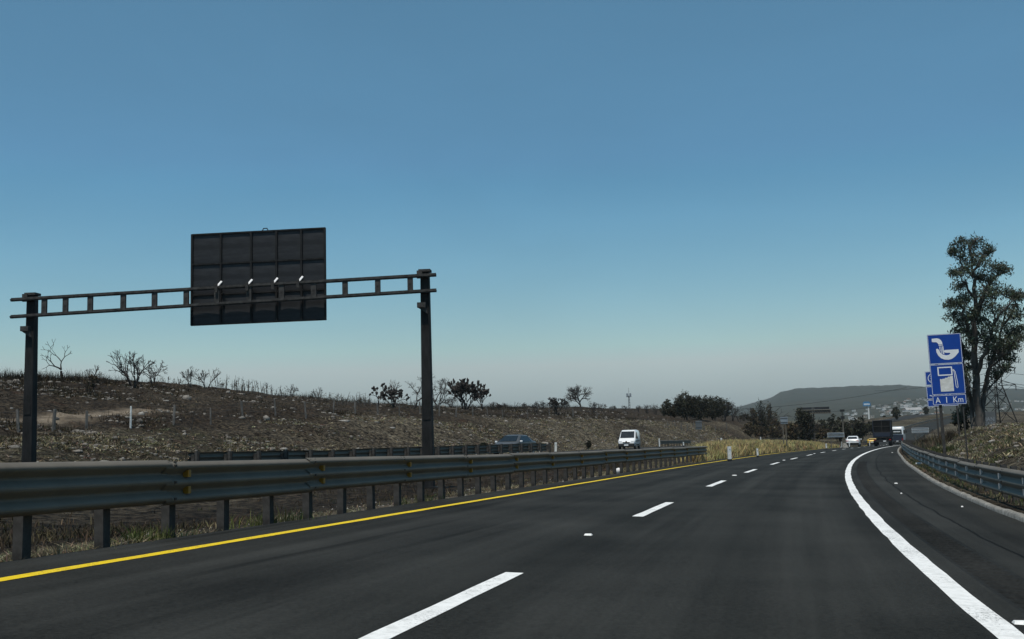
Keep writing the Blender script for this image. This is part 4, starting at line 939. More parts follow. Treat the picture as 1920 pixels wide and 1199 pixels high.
# ------------------------------------------------------------------ pylon, wires, mast
def pylon():
    d = 190.0; x, y = on_d(1872, d); z0 = gz(x, y) - .5; k = d / FPX; H = at(1868, 655, d)[2] - z0
    g = empty('power_pylon', (x, y, z0), .25, 'steel lattice power pylon right of the eucalyptus', 'pylon')
    wb, wt = 3.0, .75; zw = H * .62
    def w(z): return wb + (wt - wb) * min(z / zw, 1) if z < zw else wt
    cor = [(-1, -1), (1, -1), (1, 1), (-1, 1)]
    for cx_, cy_ in cor: MB().tube([(cx_ * w(0), cy_ * w(0), 0), (cx_ * wt, cy_ * wt, zw), (cx_ * wt * .8, cy_ * wt * .8, H)], [.12, .09, .07], 4).build('leg', M['steel_dark'], g, local=True)
    zs = [0]; 
    while zs[-1] < H - 1: zs.append(zs[-1] + max(1.0, w(zs[-1]) * 1.3))
    for i in range(len(zs) - 1):
        b = MB(); z0_, z1_ = zs[i], min(zs[i + 1], H)
        for a in range(4):
            p, q = cor[a], cor[(a + 1) % 4]
            P0, P1, Q0, Q1 = [(c[0] * w(z), c[1] * w(z), z) for c in (p,) for z in (z0_, z1_)] + [(c[0] * w(z), c[1] * w(z), z) for c in (q,) for z in (z0_, z1_)]
            b.tube([P0, Q1], .05, 3); b.tube([Q0, P1], .05, 3); b.tube([P1, Q1], .05, 3)
        b.build('bracing', M['steel_dark'], g, local=True)
    for z in (H * .62, H * .8, H * .97):
        for s_ in (-1, 1):
            b = MB(); L_ = 4.2
            b.tube([(s_ * wt, 0, z), (s_ * L_, 0, z + .1)], .07, 4); b.tube([(s_ * wt, 0, z + 1.1), (s_ * L_, 0, z + .1)], .06, 4); b.build('crossarm', M['steel_dark'], g, local=True)
            MB().tube([(s_ * L_, 0, z + .1), (s_ * L_, 0, z - .9)], .09, 5).build('insulator', M['board_grey'], g, local=True)
    return g
pylon()
def wire(u0, v0, d0, u1, v1, d1, sag, label, r=.035):
    A, B = at(u0, v0, d0), at(u1, v1, d1); t = np.linspace(0, 1, 25)[:, None]; P = A * (1 - t) + B * t; P[:, 2] -= sag * 4 * (t[:, 0] * (1 - t[:, 0]))
    g = MB().tube(P, r, 4).build('overhead_wire', M['wire']); tag(g, label, 'wire', 'power line wires')
wire(1380, 768, 330, 1700, 727, 300, 1.0, 'upper power line wire crossing the left part of the mountain', .05)
wire(1490, 776, 330, 1840, 722, 260, 1.5, 'lower power line wire crossing the mountain toward the blue signs', .05)
wire(1640, 733, 330, 1850, 700, 210, 1.0, 'wire above the mountain crest running to the pylon', .04)
wire(1872, 697, 190, 2150, 708, 120, .5, 'topmost wire leaving the pylon to the right', .03)
wire(1874, 715, 190, 2150, 730, 120, .6, 'middle wire leaving the pylon to the right', .035)
wire(1874, 718, 189, 2150, 738, 120, .8, 'lowest wire leaving the pylon to the right', .035)
wire(1897, 699, 188, 1876, 716, 189, .1, 'short slack jumper wire hanging high beside the pylon', .03)
wire(1898, 722, 187, 1878, 736, 189, .15, 'short slack jumper wire hanging low beside the pylon', .03)
def mast():
    d = 600.0; x, y = on_d(1181, d); z0 = at(1181, 772, d)[2]; z0 = min(z0, gz(x, y)); H = at(1181, 728, d)[2] - z0
    g = empty('radio_mast', (x, y, z0), 0, 'thin radio mast with antennas on the far skyline', 'mast')
    for a in range(3): t = 2 * math.pi * a / 3; MB().tube([(.9 * math.cos(t), .9 * math.sin(t), 0), (.35 * math.cos(t), .35 * math.sin(t), H * .85)], [.16, .1], 4).build('leg', M['galv_dark'], g, local=True)
    b = MB()
    for i in range(16):
        z = H * .85 * i / 16; r = .9 - .55 * i / 16
        for a in range(3): t = 2 * math.pi * a / 3; t2 = t + 2 * math.pi / 3; b.tube([(r * math.cos(t), r * math.sin(t), z), (r * math.cos(t2), r * math.sin(t2), z + H * .053)], .07, 3)
    b.build('bracing', M['galv_dark'], g, local=True)
    MB().tube([(0, 0, H * .8), (0, 0, H)], .07, 4).build('spike', M['galv_dark'], g, local=True)
    for a in range(4): t = math.pi / 2 * a + .4; MB().box((1.3 * math.cos(t), 1.3 * math.sin(t), H * .86), (.5, .5, 2.0)).build('antenna', M['sign_grey'], g, local=True)
    MB().tube([(0, 0, H * .83), (0, 0, H * .83 + .15)], 1.5, 8).build('platform', M['galv_dark'], g, local=True)
mast()

# ------------------------------------------------------------------ trees
def grow(R_, p, d, L, r, lev, maxlev, segs, spread=.6, nchild=(2, 3), ratio=.72, up=.15, wig=.22, club=0.0, rr=.66):
    p = np.array(p, float); d = np.array(d, float); n = 3; P = [p]; Rd = [r]
    for i in range(n):
        d = d + R_.normal(0, wig, 3) * .6 + np.array([0, 0, up * .35]); d /= np.linalg.norm(d); p = p + d * L / n; P.append(p); Rd.append(r * (1 - (1 - rr) * (i + 1) / n))
    if lev == maxlev and club: Rd = [r * .8, club, club * 1.1, club * .5]
    elif lev == maxlev: Rd[-1] = r * .25
    segs.append((lev, P, Rd))
    if lev == maxlev: return
    k = int(R_.integers(nchild[0], nchild[1] + 1)); a0 = R_.random() * 6.28
    for j in range(k):
        az = a0 + 6.283 * j / k + R_.normal(0, .35); sp = spread * R_.uniform(.65, 1.3)
        a = np.cross(d, [0.31, .2, .93]); a = a if np.linalg.norm(a) > .1 else np.cross(d, [1, 0, 0]); a /= np.linalg.norm(a); b = np.cross(d, a)
        nd = d * math.cos(sp) + (a * math.cos(az) + b * math.sin(az)) * math.sin(sp)
        q = P[-1] if j < 2 else P[2]
        grow(R_, q, nd, L * ratio * R_.uniform(.75, 1.2), r * rr * R_.uniform(.85, 1.05), lev + 1, maxlev, segs, spread, nchild, ratio, up, wig, club, rr)
def tubes_np(paths, n=4):
    """many tapered tubes as one numpy mesh"""
    V, F = [], []; b = 0
    for P, Rd in paths:
        P = np.asarray(P); Rd = np.asarray(Rd)[:, None]; D = np.gradient(P, axis=0); D /= np.linalg.norm(D, axis=1, keepdims=True) + 1e-9
        A = np.cross(D, [.31, .17, .93]); A /= np.linalg.norm(A, axis=1, keepdims=True) + 1e-9; B = np.cross(D, A)
        for k in range(n): pass
        t = 2 * np.pi * np.arange(n) / n
        Q = P[:, None, :] + Rd[:, None, :] * (np.cos(t)[None, :, None] * A[:, None, :] + np.sin(t)[None, :, None] * B[:, None, :])
        V.append(Q.reshape(-1, 3)); m = len(P)
        i = np.arange(m - 1)[:, None] * n + np.arange(n)[None, :]; j = np.arange(m - 1)[:, None] * n + (np.arange(n)[None, :] + 1) % n
        F.append(np.stack([i, j, j + n, i + n], -1).reshape(-1, 4) + b); b += m * n
    return np.concatenate(V), np.concatenate(F)
def leaves(R_, C, n_each, rad, size, asp=.4, droop=.3, tint=(.6, 1.3), flat_=1.0):
    C = np.asarray(C, float); N = len(C) * n_each
    c = np.repeat(C, n_each, 0) + R_.normal(0, 1, (N, 3)) * np.array([rad, rad, rad * flat_]) * .55
    d = R_.normal(0, 1, (N, 3)); d[:, 2] -= droop * 2; d /= np.linalg.norm(d, axis=1, keepdims=True); w = np.cross(d, R_.normal(0, 1, (N, 3))); w /= np.linalg.norm(w, axis=1, keepdims=True) + 1e-9
    L = size * R_.uniform(.6, 1.4, (N, 1)); V = np.stack([c - d * L / 2, c + w * L * asp / 2, c + d * L / 2, c - w * L * asp / 2], 1)
    tv = R_.uniform(tint[0], tint[1], (N, 1)) * np.array([[1, 1, 1]]) * (1 + R_.normal(0, .08, (N, 3)))
    ct = np.repeat(R_.uniform(.75, 1.2, (len(C), 1)), n_each, 0)
    return V.reshape(-1, 3), np.arange(N * 4).reshape(N, 4), np.repeat(tv * ct, 4, 0)
def dead_tree(p, H, label, seed, levels=4, spread=.55, nchild=(2, 3), ratio=.74, r0=None, club=0.0, mat='bark_burnt', stems=1, lean=0.0, up=.15, wig=.22, first=.36, name='dead_tree', cat='tree', group='bare trees on the hill', leaf=None):
    R_ = np.random.default_rng(seed); segs = []; r0 = r0 or H * .04
    for k in range(stems):
        d = np.array([lean, 0, 1.0]) if stems == 1 else np.array([math.cos(6.28 * k / stems + .4) * .5, math.sin(6.28 * k / stems + .4) * .5, 1.0]); d /= np.linalg.norm(d)
        grow(R_, (0, 0, -.1), d, H * first, r0 * (1 if stems == 1 else .7), 0, levels, segs, spread, nchild, ratio, up, wig, club)
    top = max(q[2] for _, P, _ in segs for q in P); k = H / top
    T = [(np.array(P) * k, np.array(Rd)) for lev, P, Rd in segs if lev == 0]; B = [(np.array(P) * k, np.maximum(np.array(Rd), .017)) for lev, P, Rd in segs if lev > 0]
    g = empty(name, p, seed * 1.3 % 6.28, label, cat, group)
    V, F = tubes_np(T, 7); V[:, 2] -= .1; mobj('trunk', V, F, M[mat], g, smooth=True, local=True)
    V, F = tubes_np(B, 4); mobj('crown', V, F, M[mat], g, smooth=bool(club), local=True)
    if leaf:
        tips = np.array([P[-1] for P, _ in B] + [P[2] for P, _ in B]); lm, n, rad, size = leaf
        V, F, t = leaves(R_, tips, n, rad, size, .5, .1); mobj('foliage', V, F, M[lm], g, local=True, attr=t)
    return g
E_ = 'e'
# label, column, e (metres left of lane line) or d, height px in photo
def px(p, n): return n * proj(p)[2] / FPX
def dt(u, e, hp, label, seed, **k):
    p = base(u, e=e); return dead_tree(p, px(p, hp), label, seed, **k)
dt(116, 64, 76, 'tall bare dead tree with crooked limbs on the hill crest right of the left pillar', 11, levels=5, spread=.52, nchild=(2, 2), ratio=.8, first=.28, wig=.3, mat='bark_burnt')
dt(174, 64, 30, 'small leafless shrub on the crest beside the tall dead tree', 12, levels=3, stems=3, spread=.45, first=.5, mat='bark_grey')
dt(250, 57, 72, 'wide burnt bush with arching twigs and one tall stem', 13, levels=4, stems=6, spread=.42, nchild=(2, 3), ratio=.68, up=.05, first=.4)
dt(286, 58, 44, 'smaller burnt bush leaning right beside the wide one', 14, levels=4, stems=4, spread=.6, up=-.2, first=.4)
dt(357, 60, 40, 'upright bare shrub, left of the pair below the sign board', 15, levels=4, stems=3, spread=.4, first=.4, mat='bark_grey')
dt(386, 60, 40, 'upright bare shrub, right of the pair below the sign board', 16, levels=4, stems=3, spread=.4, first=.42, mat='bark_grey')
dt(548, 60, 25, 'low bare shrub on the slope left of the stalks', 17, levels=3, stems=4, spread=.5, first=.5, mat='bark_grey')
dt(597, 56, 24, 'low bare shrub with fan of twigs on the slope', 18, levels=3, stems=4, spread=.5, first=.5, mat='bark_grey')
dt(710, 46, 44, 'small dark tree with clubbed tips left of the right pillar', 19, levels=4, spread=.6, nchild=(2, 3), club=.12, first=.4)
dt(740, 46, 40, 'dark bush with clubbed tips left of the right pillar', 20, levels=4, stems=5, spread=.6, nchild=(2, 3), club=.1, first=.35)
dt(746, 50, 54, 'thin bare sapling rising out of the clubbed bush', 21, levels=4, spread=.5, first=.4, mat='bark_grey')
dt(775, 52, 62, 'bare spreading tree whose limbs reach left of the right pillar', 22, levels=6, spread=.6, nchild=(2, 3), ratio=.78, first=.24, lean=-.15)
dt(820, 54, 70, 'broad bare tree right behind the right pillar', 23, levels=6, stems=2, spread=.6, nchild=(2, 3), ratio=.78, first=.22)
dt(872, 52, 62, 'large candelabra tree with dense upright clubbed branches', 24, levels=4, stems=5, spread=.42, nchild=(3, 3), ratio=.78, club=.12, first=.22, up=.3)
dt(905, 52, 48, 'clubbed tree growing against the right of the candelabra tree', 25, levels=4, stems=2, spread=.55, nchild=(3, 3), ratio=.76, club=.11, first=.28)
dt(935, 56, 16, 'low clubbed shrub right of the candelabra tree', 26, levels=3, stems=5, spread=.5, club=.07, first=.5)
dt(968, 60, 14, 'lone tiny burnt sapling on the bare skyline', 27, levels=2, stems=2, spread=.4, first=.5)
dt(1005, 54, 22, 'low rounded bare bush on the skyline', 28, levels=4, stems=6, spread=.6, first=.35)
dt(1045, 42, 36, 'dense dark burnt bush left of the umbrella shaped tree', 29, levels=4, stems=8, spread=.4, nchild=(2, 3), club=.07, first=.4)
dt(1090, 56, 52, 'umbrella shaped bare tree alone on the skyline', 30, levels=5, spread=.58, nchild=(3, 4), ratio=.76, first=.26, up=.05)
dt(1114, 54, 22, 'small bush at the foot of the umbrella shaped tree', 31, levels=4, stems=5, spread=.55, first=.4)
dt(1232, 48, 22, 'pale low bare tree at the left of the dense trees', 32, levels=4, spread=.6, first=.35, mat='bark_grey')
for i, (u, e, hp) in enumerate(((845, 60, 20), (925, 60, 16), (948, 61, 13), (985, 60, 12), (1020, 58, 17), (1062, 58, 15), (1130, 57, 15), (1150, 57, 12), (1172, 56, 13), (1198, 55, 14), (1214, 52, 18), (1228, 50, 17), (1245, 47, 20))):
    dt(u, e, hp, 'low bare bush in the fringe of scrub along the skyline', 300 + i, levels=4, stems=5, spread=.55, first=.4, mat='bark_grey' if i % 2 else 'bark_burnt', name='bare_bush', cat='bush', group='skyline fringe of bare bushes')
def stalks(u, e, hp, n, wid, label, seed):
    p = base(u, e=e); h = px(p, hp); w = px(p, wid); R_ = np.random.default_rng(seed); P = []
    g = empty('dry_stalk_clump', p, 0, label, 'shrub', 'dry stalks on the slope')
    for i in range(n):
        x, y = R_.normal(0, w * .4), R_.normal(0, .6); hh = h * R_.uniform(.45, 1.05); l = R_.normal(0, .12, 2) * hh; zb = gz(p[0] + x, p[1] + y) - p[2]
        P.append((np.array([(x, y, zb - .1), (x + l[0] * .4, y + l[1] * .4, zb + hh * .5), (x + l[0], y + l[1], zb + hh)]), np.array([.03, .025, .012])))
        if i % 2: P.append((np.array([(x + l[0] * .4, y + l[1] * .4, zb + hh * .5), (x + l[0] * .4 + R_.normal(0, .15), y, zb + hh * .75), (x + l[0] * .4 + R_.normal(0, .25), y, zb + hh * .9)]), np.array([.018, .015, .008])))
    V, F = tubes_np(P, 4); mobj('stalks', V, F, M['bark_grey'], g, local=True)['kind'] = 'stuff'
    V, F, t = leaves(R_, np.array([q[0][1] for q in P]), 5, .25, .22, .25, .0); mobj('dry_leaves', V, F, M['leaf_brown'], g, local=True, attr=t)['kind'] = 'stuff'
for i, (u, e, hp, n, w, l) in enumerate(((425, 60, 22, 14, 26, 'leftmost clump of thin dry stalks below the sign board'), (455, 58, 32, 18, 30, 'tall clump of dry stalks under the middle of the sign board'), (490, 58, 30, 16, 28, 'dry stalks under the right half of the sign board'), (520, 56, 24, 10, 24, 'sparse dry stalks just right of the sign board'),
        (632, 48, 22, 14, 28, 'clump of dark stalks left of the fence posts'), (660, 47, 28, 18, 26, 'dense dark stalks left of the small clubbed tree'), (688, 47, 20, 10, 20, 'thin stalks touching the small clubbed tree'), (1145, 56, 9, 12, 40, 'low stalks right of the umbrella shaped tree'), (1195, 56, 9, 12, 40, 'low stalks below the radio mast'), (325, 61, 14, 8, 30, 'short stalks between the burnt bush and the bare pair'), (765, 46, 26, 12, 18, 'thin stalks right of the clubbed bush'), (950, 50, 12, 12, 24, 'short stalks beyond the candelabra tree'))): stalks(u, e, hp, n, w, l, 60 + i)
def leafy(p, H, W, label, seed, lm='leaf_scrub', n=26, size=.35, conical=False, name='scrub_tree', group='leafy trees beside the road', stems=3, levels=3, nclump=60):
    R_ = np.random.default_rng(seed); g = empty(name, p, 0, label, 'tree', group); segs = []
    for k in range(stems): grow(R_, (R_.normal(0, W * .06), R_.normal(0, W * .06), -.2), np.array([R_.normal(0, .2), R_.normal(0, .2), 1]), H * .34, H * .022, 0, levels, segs, .5, (2, 3), .74)
    top = max(q[2] for _, P, _ in segs for q in P); kz = H * .95 / top
    V, F = tubes_np([(np.array(P) * kz, Rd) for l_, P, Rd in segs if l_ == 0], 5); mobj('trunk', V, F, M['bark_burnt'], g, local=True)
    C = []
    while len(C) < nclump:
        q = R_.uniform(-1, 1, 3)
        z = (q[2] + 1) / 2
        lim = (1 - z) ** .7 * .9 + .12 if conical else math.sqrt(max(0, 1 - (2 * (z - .5)) ** 2)) * .95 + .1
        if math.hypot(q[0], q[1]) < lim: C.append((q[0] * W / 2, q[1] * W / 2, H * (.1 + .88 * z) * (1 + R_.normal(0, .05))))
    V, F, t = leaves(R_, np.array(C), n, H * (.07 if conical else .09), size, .5, .1, (.35, 1.4), 1.5 if conical else .8); 
    cr = mobj('crown', V, F, M[lm], g, local=True, attr=t)
    V, F = tubes_np([(np.array(P) * kz, np.maximum(Rd, .012)) for l_, P, Rd in segs if l_ > 0], 4); mobj('branches', V, F, M['bark_burnt'], cr, local=True)
    return g
def lf(u, e, hp, wp, label, seed, d=None, **k):
    p = base(u, e=e, d=d); return leafy(p, px(p, hp), px(p, wp), label, seed, **k)
lf(1262, 44, 34, 46, 'low grey green tree at the left end of the dense trees', 40, lm='leaf_scrub', nclump=130, n=30)
lf(1358, 42, 40, 34, 'thin leaved dark tree behind the bare trees of the dense clump', 49, lm='leaf_scrub', nclump=80, n=26)
lf(1288, 42, 50, 40, 'tall green topped tree in the dense clump above the grey board', 41, lm='leaf_scrub', nclump=150, n=34)
lf(1312, 41, 46, 44, 'round dark tree in the middle of the dense clump', 42, lm='leaf_scrub', nclump=150, n=34)
lf(1338, 41, 46, 46, 'broad dark tree at the right of the dense clump', 43, lm='leaf_scrub', nclump=150, n=34)
dt(1358, 40, 46, 'bare tree at the right end of the dense trees', 33, levels=5, stems=3, spread=.45, nchild=(2, 3), first=.3)
dt(1374, 40, 40, 'thin bare tree right of the dense trees, leaning outward', 34, levels=5, stems=2, spread=.45, first=.3)
dt(1386, 40, 24, 'last small bare bush right of the dense trees', 35, levels=4, stems=4, spread=.5, first=.35)
lf(1397, 42, 14, 22, 'small grey bush in the dip left of the dry conifers', 44, n=18)
lf(1414, 31, 52, 17, 'leftmost dark dry conifer on the cutting', 45, lm='leaf_brown', conical=True, nclump=70, n=30)
lf(1428, 30, 66, 20, 'tallest dry conifer on the cutting', 46, lm='leaf_scrub', conical=True, nclump=90, n=30)
lf(1443, 30, 60, 19, 'dry conifer left of the grey sign back', 47, lm='leaf_brown', conical=True, nclump=80, n=30)
lf(1455, 29, 46, 18, 'short brown conifer touching the grey sign back', 48, lm='leaf_brown', conical=True, nclump=70, n=30)
for i, (u, e, hp, wp, l) in enumerate(((1405, 30, 26, 26, 'olive brown bush below the leftmost conifer'), (1425, 28.5, 26, 30, 'wide olive brown bush at the foot of the tallest conifer'), (1448, 28, 28, 28, 'straw coloured bush left of the grey sign'), (1462, 28, 22, 22, 'low straw bush behind the grey sign posts'))):
    lf(u, e, hp, wp, l, 50 + i, lm='leaf_brown', stems=4, nclump=50, n=24, name='dry_bush', group='dry bushes on the cutting')
lf(1503, None, 66, 20, 'dark tall tree in front of the far gantry', 70, d=205, conical=False, nclump=70, lm='leaf_scrub', size=.45)
lf(1516, None, 58, 18, 'dark narrow tree just right under the far gantry', 71, d=205, nclump=60, size=.45)
lf(1484, None, 40, 26, 'green brown bush right of the grey sign back', 72, d=190, nclump=60, lm='leaf_brown', size=.4)
for i, (u, hp, wp, d, l) in enumerate(((1540, 34, 40, 260, 'hazy grey tree left of the lamp pole'), (1560, 40, 44, 270, 'hazy grey tree behind the two board sign'), (1592, 40, 36, 260, 'hazy tree above the white car'), (1612, 48, 24, 245, 'darker tree left of the truck, above the yellow car'), (1575, 30, 40, 240, 'low tree behind the lamp pole'), (1530, 26, 50, 235, 'low scrub under the far gantry'), (1630, 22, 24, 300, 'small bush behind the yellow car'))):
    lf(u, None, hp, wp, l, 80 + i, d=d, nclump=60, n=22, size=.6, lm='leaf_scrub' if i != 5 else 'leaf_brown', group='trees in the valley')
for i, (u, hp, wp, d, l) in enumerate(((1681, 24, 12, 420, 'lone dark tree standing in the brown field above the truck'), (1601, 12, 12, 700, 'dark round tree by the white sheds'), (1659, 7, 6, 520, 'tiny tree in the brown field'), (1720, 20, 10, 620, 'dark tree near the road crest'), (1738, 16, 8, 560, 'small tree beside the climbing road'))):
    lf(u, None, hp, wp, l, 90 + i, d=d, nclump=40, n=14, size=1.0, stems=2, levels=2, group='trees in the valley')
lf(907, 27.6, 20, 18, 'small green bush at the foot of the slope left of the grey car', 95, stems=4, nclump=40, n=20, size=.2, name='green_bush', group='low bushes by the opposite carriageway')
lf(1102, 27.6, 16, 10, 'small dark bush low on the slope left of the van', 96, stems=3, nclump=30, n=18, size=.2, name='green_bush', group='low bushes by the opposite carriageway')
lf(170, 52, 40, 30, 'dark low thicket on the slope just right of the left pillar', 97, stems=5, nclump=24, n=14, size=.18, lm='leaf_brown', name='dry_bush', group='dry bushes on the cutting')

# ------------------------------------------------------------------ the big eucalyptus
def eucalyptus():
    d = 95.0; x, y = on_d(1834, d); z0 = gz(x, y); k = d / FPX
    g = empty('eucalyptus_tree', (x, y, z0), 0, 'tall eucalyptus with open dark crown behind the blue signs', 'tree'); R_ = np.random.default_rng(21)
    b0 = np.array([x, y, z0])
    def Q(u, v, dep=0.0): return at(u, v, d + dep) - b0
    limbs = []
    def limb(pts, r0, r1, wob=.12):
        P = [np.array(q, float) for q in pts]; out = [P[0]]
        for a, b in zip(P[:-1], P[1:]):
            for t in (.33, .67, 1.0): out.append(a + (b - a) * t + (R_.normal(0, wob, 3) if t < 1 else 0))
        limbs.append((np.array(out), np.linspace(r0, r1, len(out)))); return out
    main = limb([(0, 0, -.5), Q(1832, 760), Q(1829, 690, .3), Q(1828, 620, -.2), Q(1829, 560, .2), Q(1822, 505), Q(1818, 462, .3)], .4, .06)
    sec = limb([(.25, .2, -.4), Q(1845, 745, .5), Q(1852, 700, 1.0), Q(1866, 655, 1.2), Q(1880, 610, 1.5), Q(1893, 570, 1.2)], .28, .05)
    thd = limb([(-.3, .3, -.4), Q(1822, 765, .8), Q(1812, 715, 1.4), Q(1808, 670, 1.6), Q(1800, 630, 1.2)], .22, .04)
    trunk = limbs[:]; limbs = []
    sub = [([Q(1828, 640), Q(1812, 600, -.5), Q(1796, 570, -.8), Q(1782, 560, -1)], .2), ([Q(1829, 590), Q(1850, 545, .8), Q(1872, 515, 1.2), Q(1888, 505, 1)], .2), ([Q(1829, 560), Q(1812, 530, -1), Q(1795, 512, -1.2)], .15), ([Q(1823, 510), Q(1845, 480, -.5), Q(1868, 470, -.6)], .12), ([Q(1824, 520), Q(1800, 490, .8), Q(1784, 470, 1)], .12), ([Q(1819, 470), Q(1808, 452, .3)], .07), ([Q(1819, 470), Q(1830, 450, -.3)], .07),
           ([Q(1832, 700), Q(1850, 660, -1.4), Q(1862, 610, -2), Q(1862, 560, -2.2)], .22), ([Q(1866, 655, 1.2), Q(1890, 630, 2), Q(1912, 610, 2.4)], .16), ([Q(1880, 610, 1.5), Q(1905, 570, .5), Q(1915, 545, 0)], .13), ([Q(1862, 610, -2), Q(1885, 580, -3), Q(1906, 560, -3.2)], .12), ([Q(1848, 715, .8), Q(1870, 680, -.5), Q(1895, 655, -1)], .14), ([Q(1870, 680, -.5), Q(1880, 690, -1), Q(1890, 700, -1.2)], .06), ([Q(1828, 650), Q(1814, 630, 1.5), Q(1798, 605, 2.2), Q(1785, 590, 2.4)], .14), ([Q(1808, 670, 1.6), Q(1796, 655, 1), Q(1788, 640, .6)], .08), ([Q(1812, 715, 1.4), Q(1822, 690, 2.4), Q(1815, 660, 3)], .08), ([Q(1845, 740, .5), Q(1862, 720, 1.6), Q(1872, 712, 2)], .07), ([Q(1829, 600), Q(1840, 570, -2), Q(1846, 535, -2.6)], .13), ([Q(1893, 570, 1.2), Q(1902, 545, 1.4)], .06), ([Q(1827, 700), Q(1812, 680, -1), Q(1806, 690, -1.6)], .06), ([Q(1834, 735), Q(1818, 725, -1), Q(1808, 735, -1.5)], .06)]
    tips = []
    for pts, r in sub:
        o = limb(pts, r, .025, .14); tips += o[3:]
    # crown masses: (u, v, radius px, depth)
    cl = [(1800, 458, 15, 0), (1830, 456, 17, .5), (1852, 470, 13, -.4), (1787, 474, 11, 1), (1815, 482, 20, 0), (1840, 490, 16, -1), (1866, 500, 15, 1), (1884, 506, 13, 1), (1808, 508, 16, -1), (1790, 512, 11, -1.2), (1832, 520, 16, .6), (1800, 535, 13, .5), (1858, 525, 13, -.5),
          (1796, 568, 15, -.8), (1780, 572, 11, -1), (1815, 560, 15, 1), (1845, 550, 20, -2), (1870, 548, 20, 0), (1895, 552, 17, 1), (1912, 556, 13, 0), (1790, 595, 14, 2.2), (1806, 600, 13, 1), (1850, 580, 22, -2), (1880, 582, 22, .5), (1908, 590, 17, 0), (1862, 612, 20, -2), (1890, 618, 20, 1.5), (1912, 622, 14, 2), (1826, 590, 14, -1.5), (1845, 628, 16, 1), (1872, 640, 16, -.5), (1898, 648, 15, -1), (1788, 642, 8, .6), (1803, 655, 11, 1.2), (1818, 668, 12, 2.5), (1852, 655, 12, 1), (1880, 668, 11, 1), (1812, 690, 10, 2), (1805, 705, 9, -1.5), (1868, 700, 10, 1.5), (1886, 690, 8, -1), (1822, 640, 10, -1), (1808, 740, 10, 1), (1815, 768, 12, 1.5), (1800, 780, 9, 1.5), (1838, 600, 16, 1.5), (1858, 640, 16, -1.5), (1878, 655, 14, 1), (1905, 635, 13, -1), (1815, 625, 13, 1.2), (1798, 622, 11, -.5), (1862, 675, 12, 2), (1895, 672, 10, 1.5), (1810, 715, 10, .5), (1804, 665, 11, 1)]
    twigs = []; C = []
    allp = np.array(tips)
    for u, v, r, dep in cl:
        c = Q(u, v, dep); rm = r * k; m = int(9 + r * .9)
        for _ in range(m):
            q = R_.normal(0, 1, 3); q = q / np.linalg.norm(q) * R_.random() ** .45; t = c + q * rm * np.array([.98, 1.2, .76]); C.append(t)
            j = int(np.argmin(((allp - t) ** 2).sum(1) + R_.random(len(allp)) * .6)); a = allp[j]; mid = (a + t) / 2 + R_.normal(0, .15, 3) + np.array([0, 0, .12]); twigs.append((np.array([a, mid, t]), np.array([.03, .018, .008])))
    V, F = tubes_np(trunk, 9); tr = mobj('trunk', V, F, M['bark_euc'], g, smooth=True, local=True)
    V, F = tubes_np(limbs, 6); mobj('limbs', V, F, M['bark_euc'], tr, smooth=True, local=True)
    V, F, t = leaves(R_, np.array(C), 17, .42, .28, .3, .55, (.35, 1.9), .8); cr = mobj('crown', V, F, M['leaf_euc'], g, local=True, attr=t)
    V, F = tubes_np(twigs, 3); mobj('twigs', V, F, M['bark_euc'], cr, local=True)
eucalyptus()
lf(1802, None, 40, 26, 'dark bush at the foot of the eucalyptus behind the sign posts', 98, d=99, stems=4, nclump=46, n=20, size=.25, name='dark_bush', group='bushes on the right bank')
lf(1865, None, 14, 26, 'low dark scrub between the eucalyptus and the pylon foot', 99, d=112, stems=4, nclump=40, n=18, size=.25, name='dark_bush', group='bushes on the right bank')
# ------------------------------------------------------------------ grass, litter, stones
def blades(name, XY, h, w, nb, m, label, spread=.1, tint=(.5, 1.3), lean=.5, seed=1, huevar=.1):
    R_ = np.random.default_rng(seed); N = len(XY); z = ground_z(XY[:, 0], XY[:, 1]); base_ = np.stack([XY[:, 0], XY[:, 1], z - .02], -1)
    K = N * nb; b = np.repeat(base_, nb, 0); b[:, :2] += R_.normal(0, spread, (K, 2))
    hh = (np.repeat(np.broadcast_to(h, (N,)) * R_.uniform(.6, 1.3, N), nb) * R_.uniform(.4, 1.15, K))[:, None]
    az = R_.random(K) * 6.283; l = np.stack([np.cos(az), np.sin(az)], -1) * (np.abs(R_.normal(0, lean, K)))[:, None] * hh
    a2 = R_.random(K) * 6.283; wv = np.stack([np.cos(a2), np.sin(a2), 0 * a2], -1) * w * R_.uniform(.6, 1.4, (K, 1))
    mid = b + np.concatenate([l * .4, hh * .62], 1); tip = b + np.concatenate([l, hh], 1)
    V = np.stack([b - wv / 2, b + wv / 2, mid + wv * .4, mid - wv * .4, tip], 1).reshape(-1, 3)
    i = np.arange(K)[:, None] * 5; F = np.concatenate([i + np.array([[0, 1, 2]]), i + np.array([[0, 2, 3]]), i + np.array([[3, 2, 4]])], 0)
    tv = np.repeat(np.exp(R_.normal(math.log((tint[0] * tint[1]) ** .5), .62 * math.log(tint[1] / tint[0]) / 2, N)), nb)[:, None] * R_.uniform(.75, 1.25, (K, 1)) * (1 + R_.normal(0, huevar, (N, 3)).repeat(nb, 0))
    o = mobj(name, V, F, M[m], attr=np.repeat(np.clip(tv, .04, 2.6), 5, 0)); return tag(o, label, None, None, 'stuff')
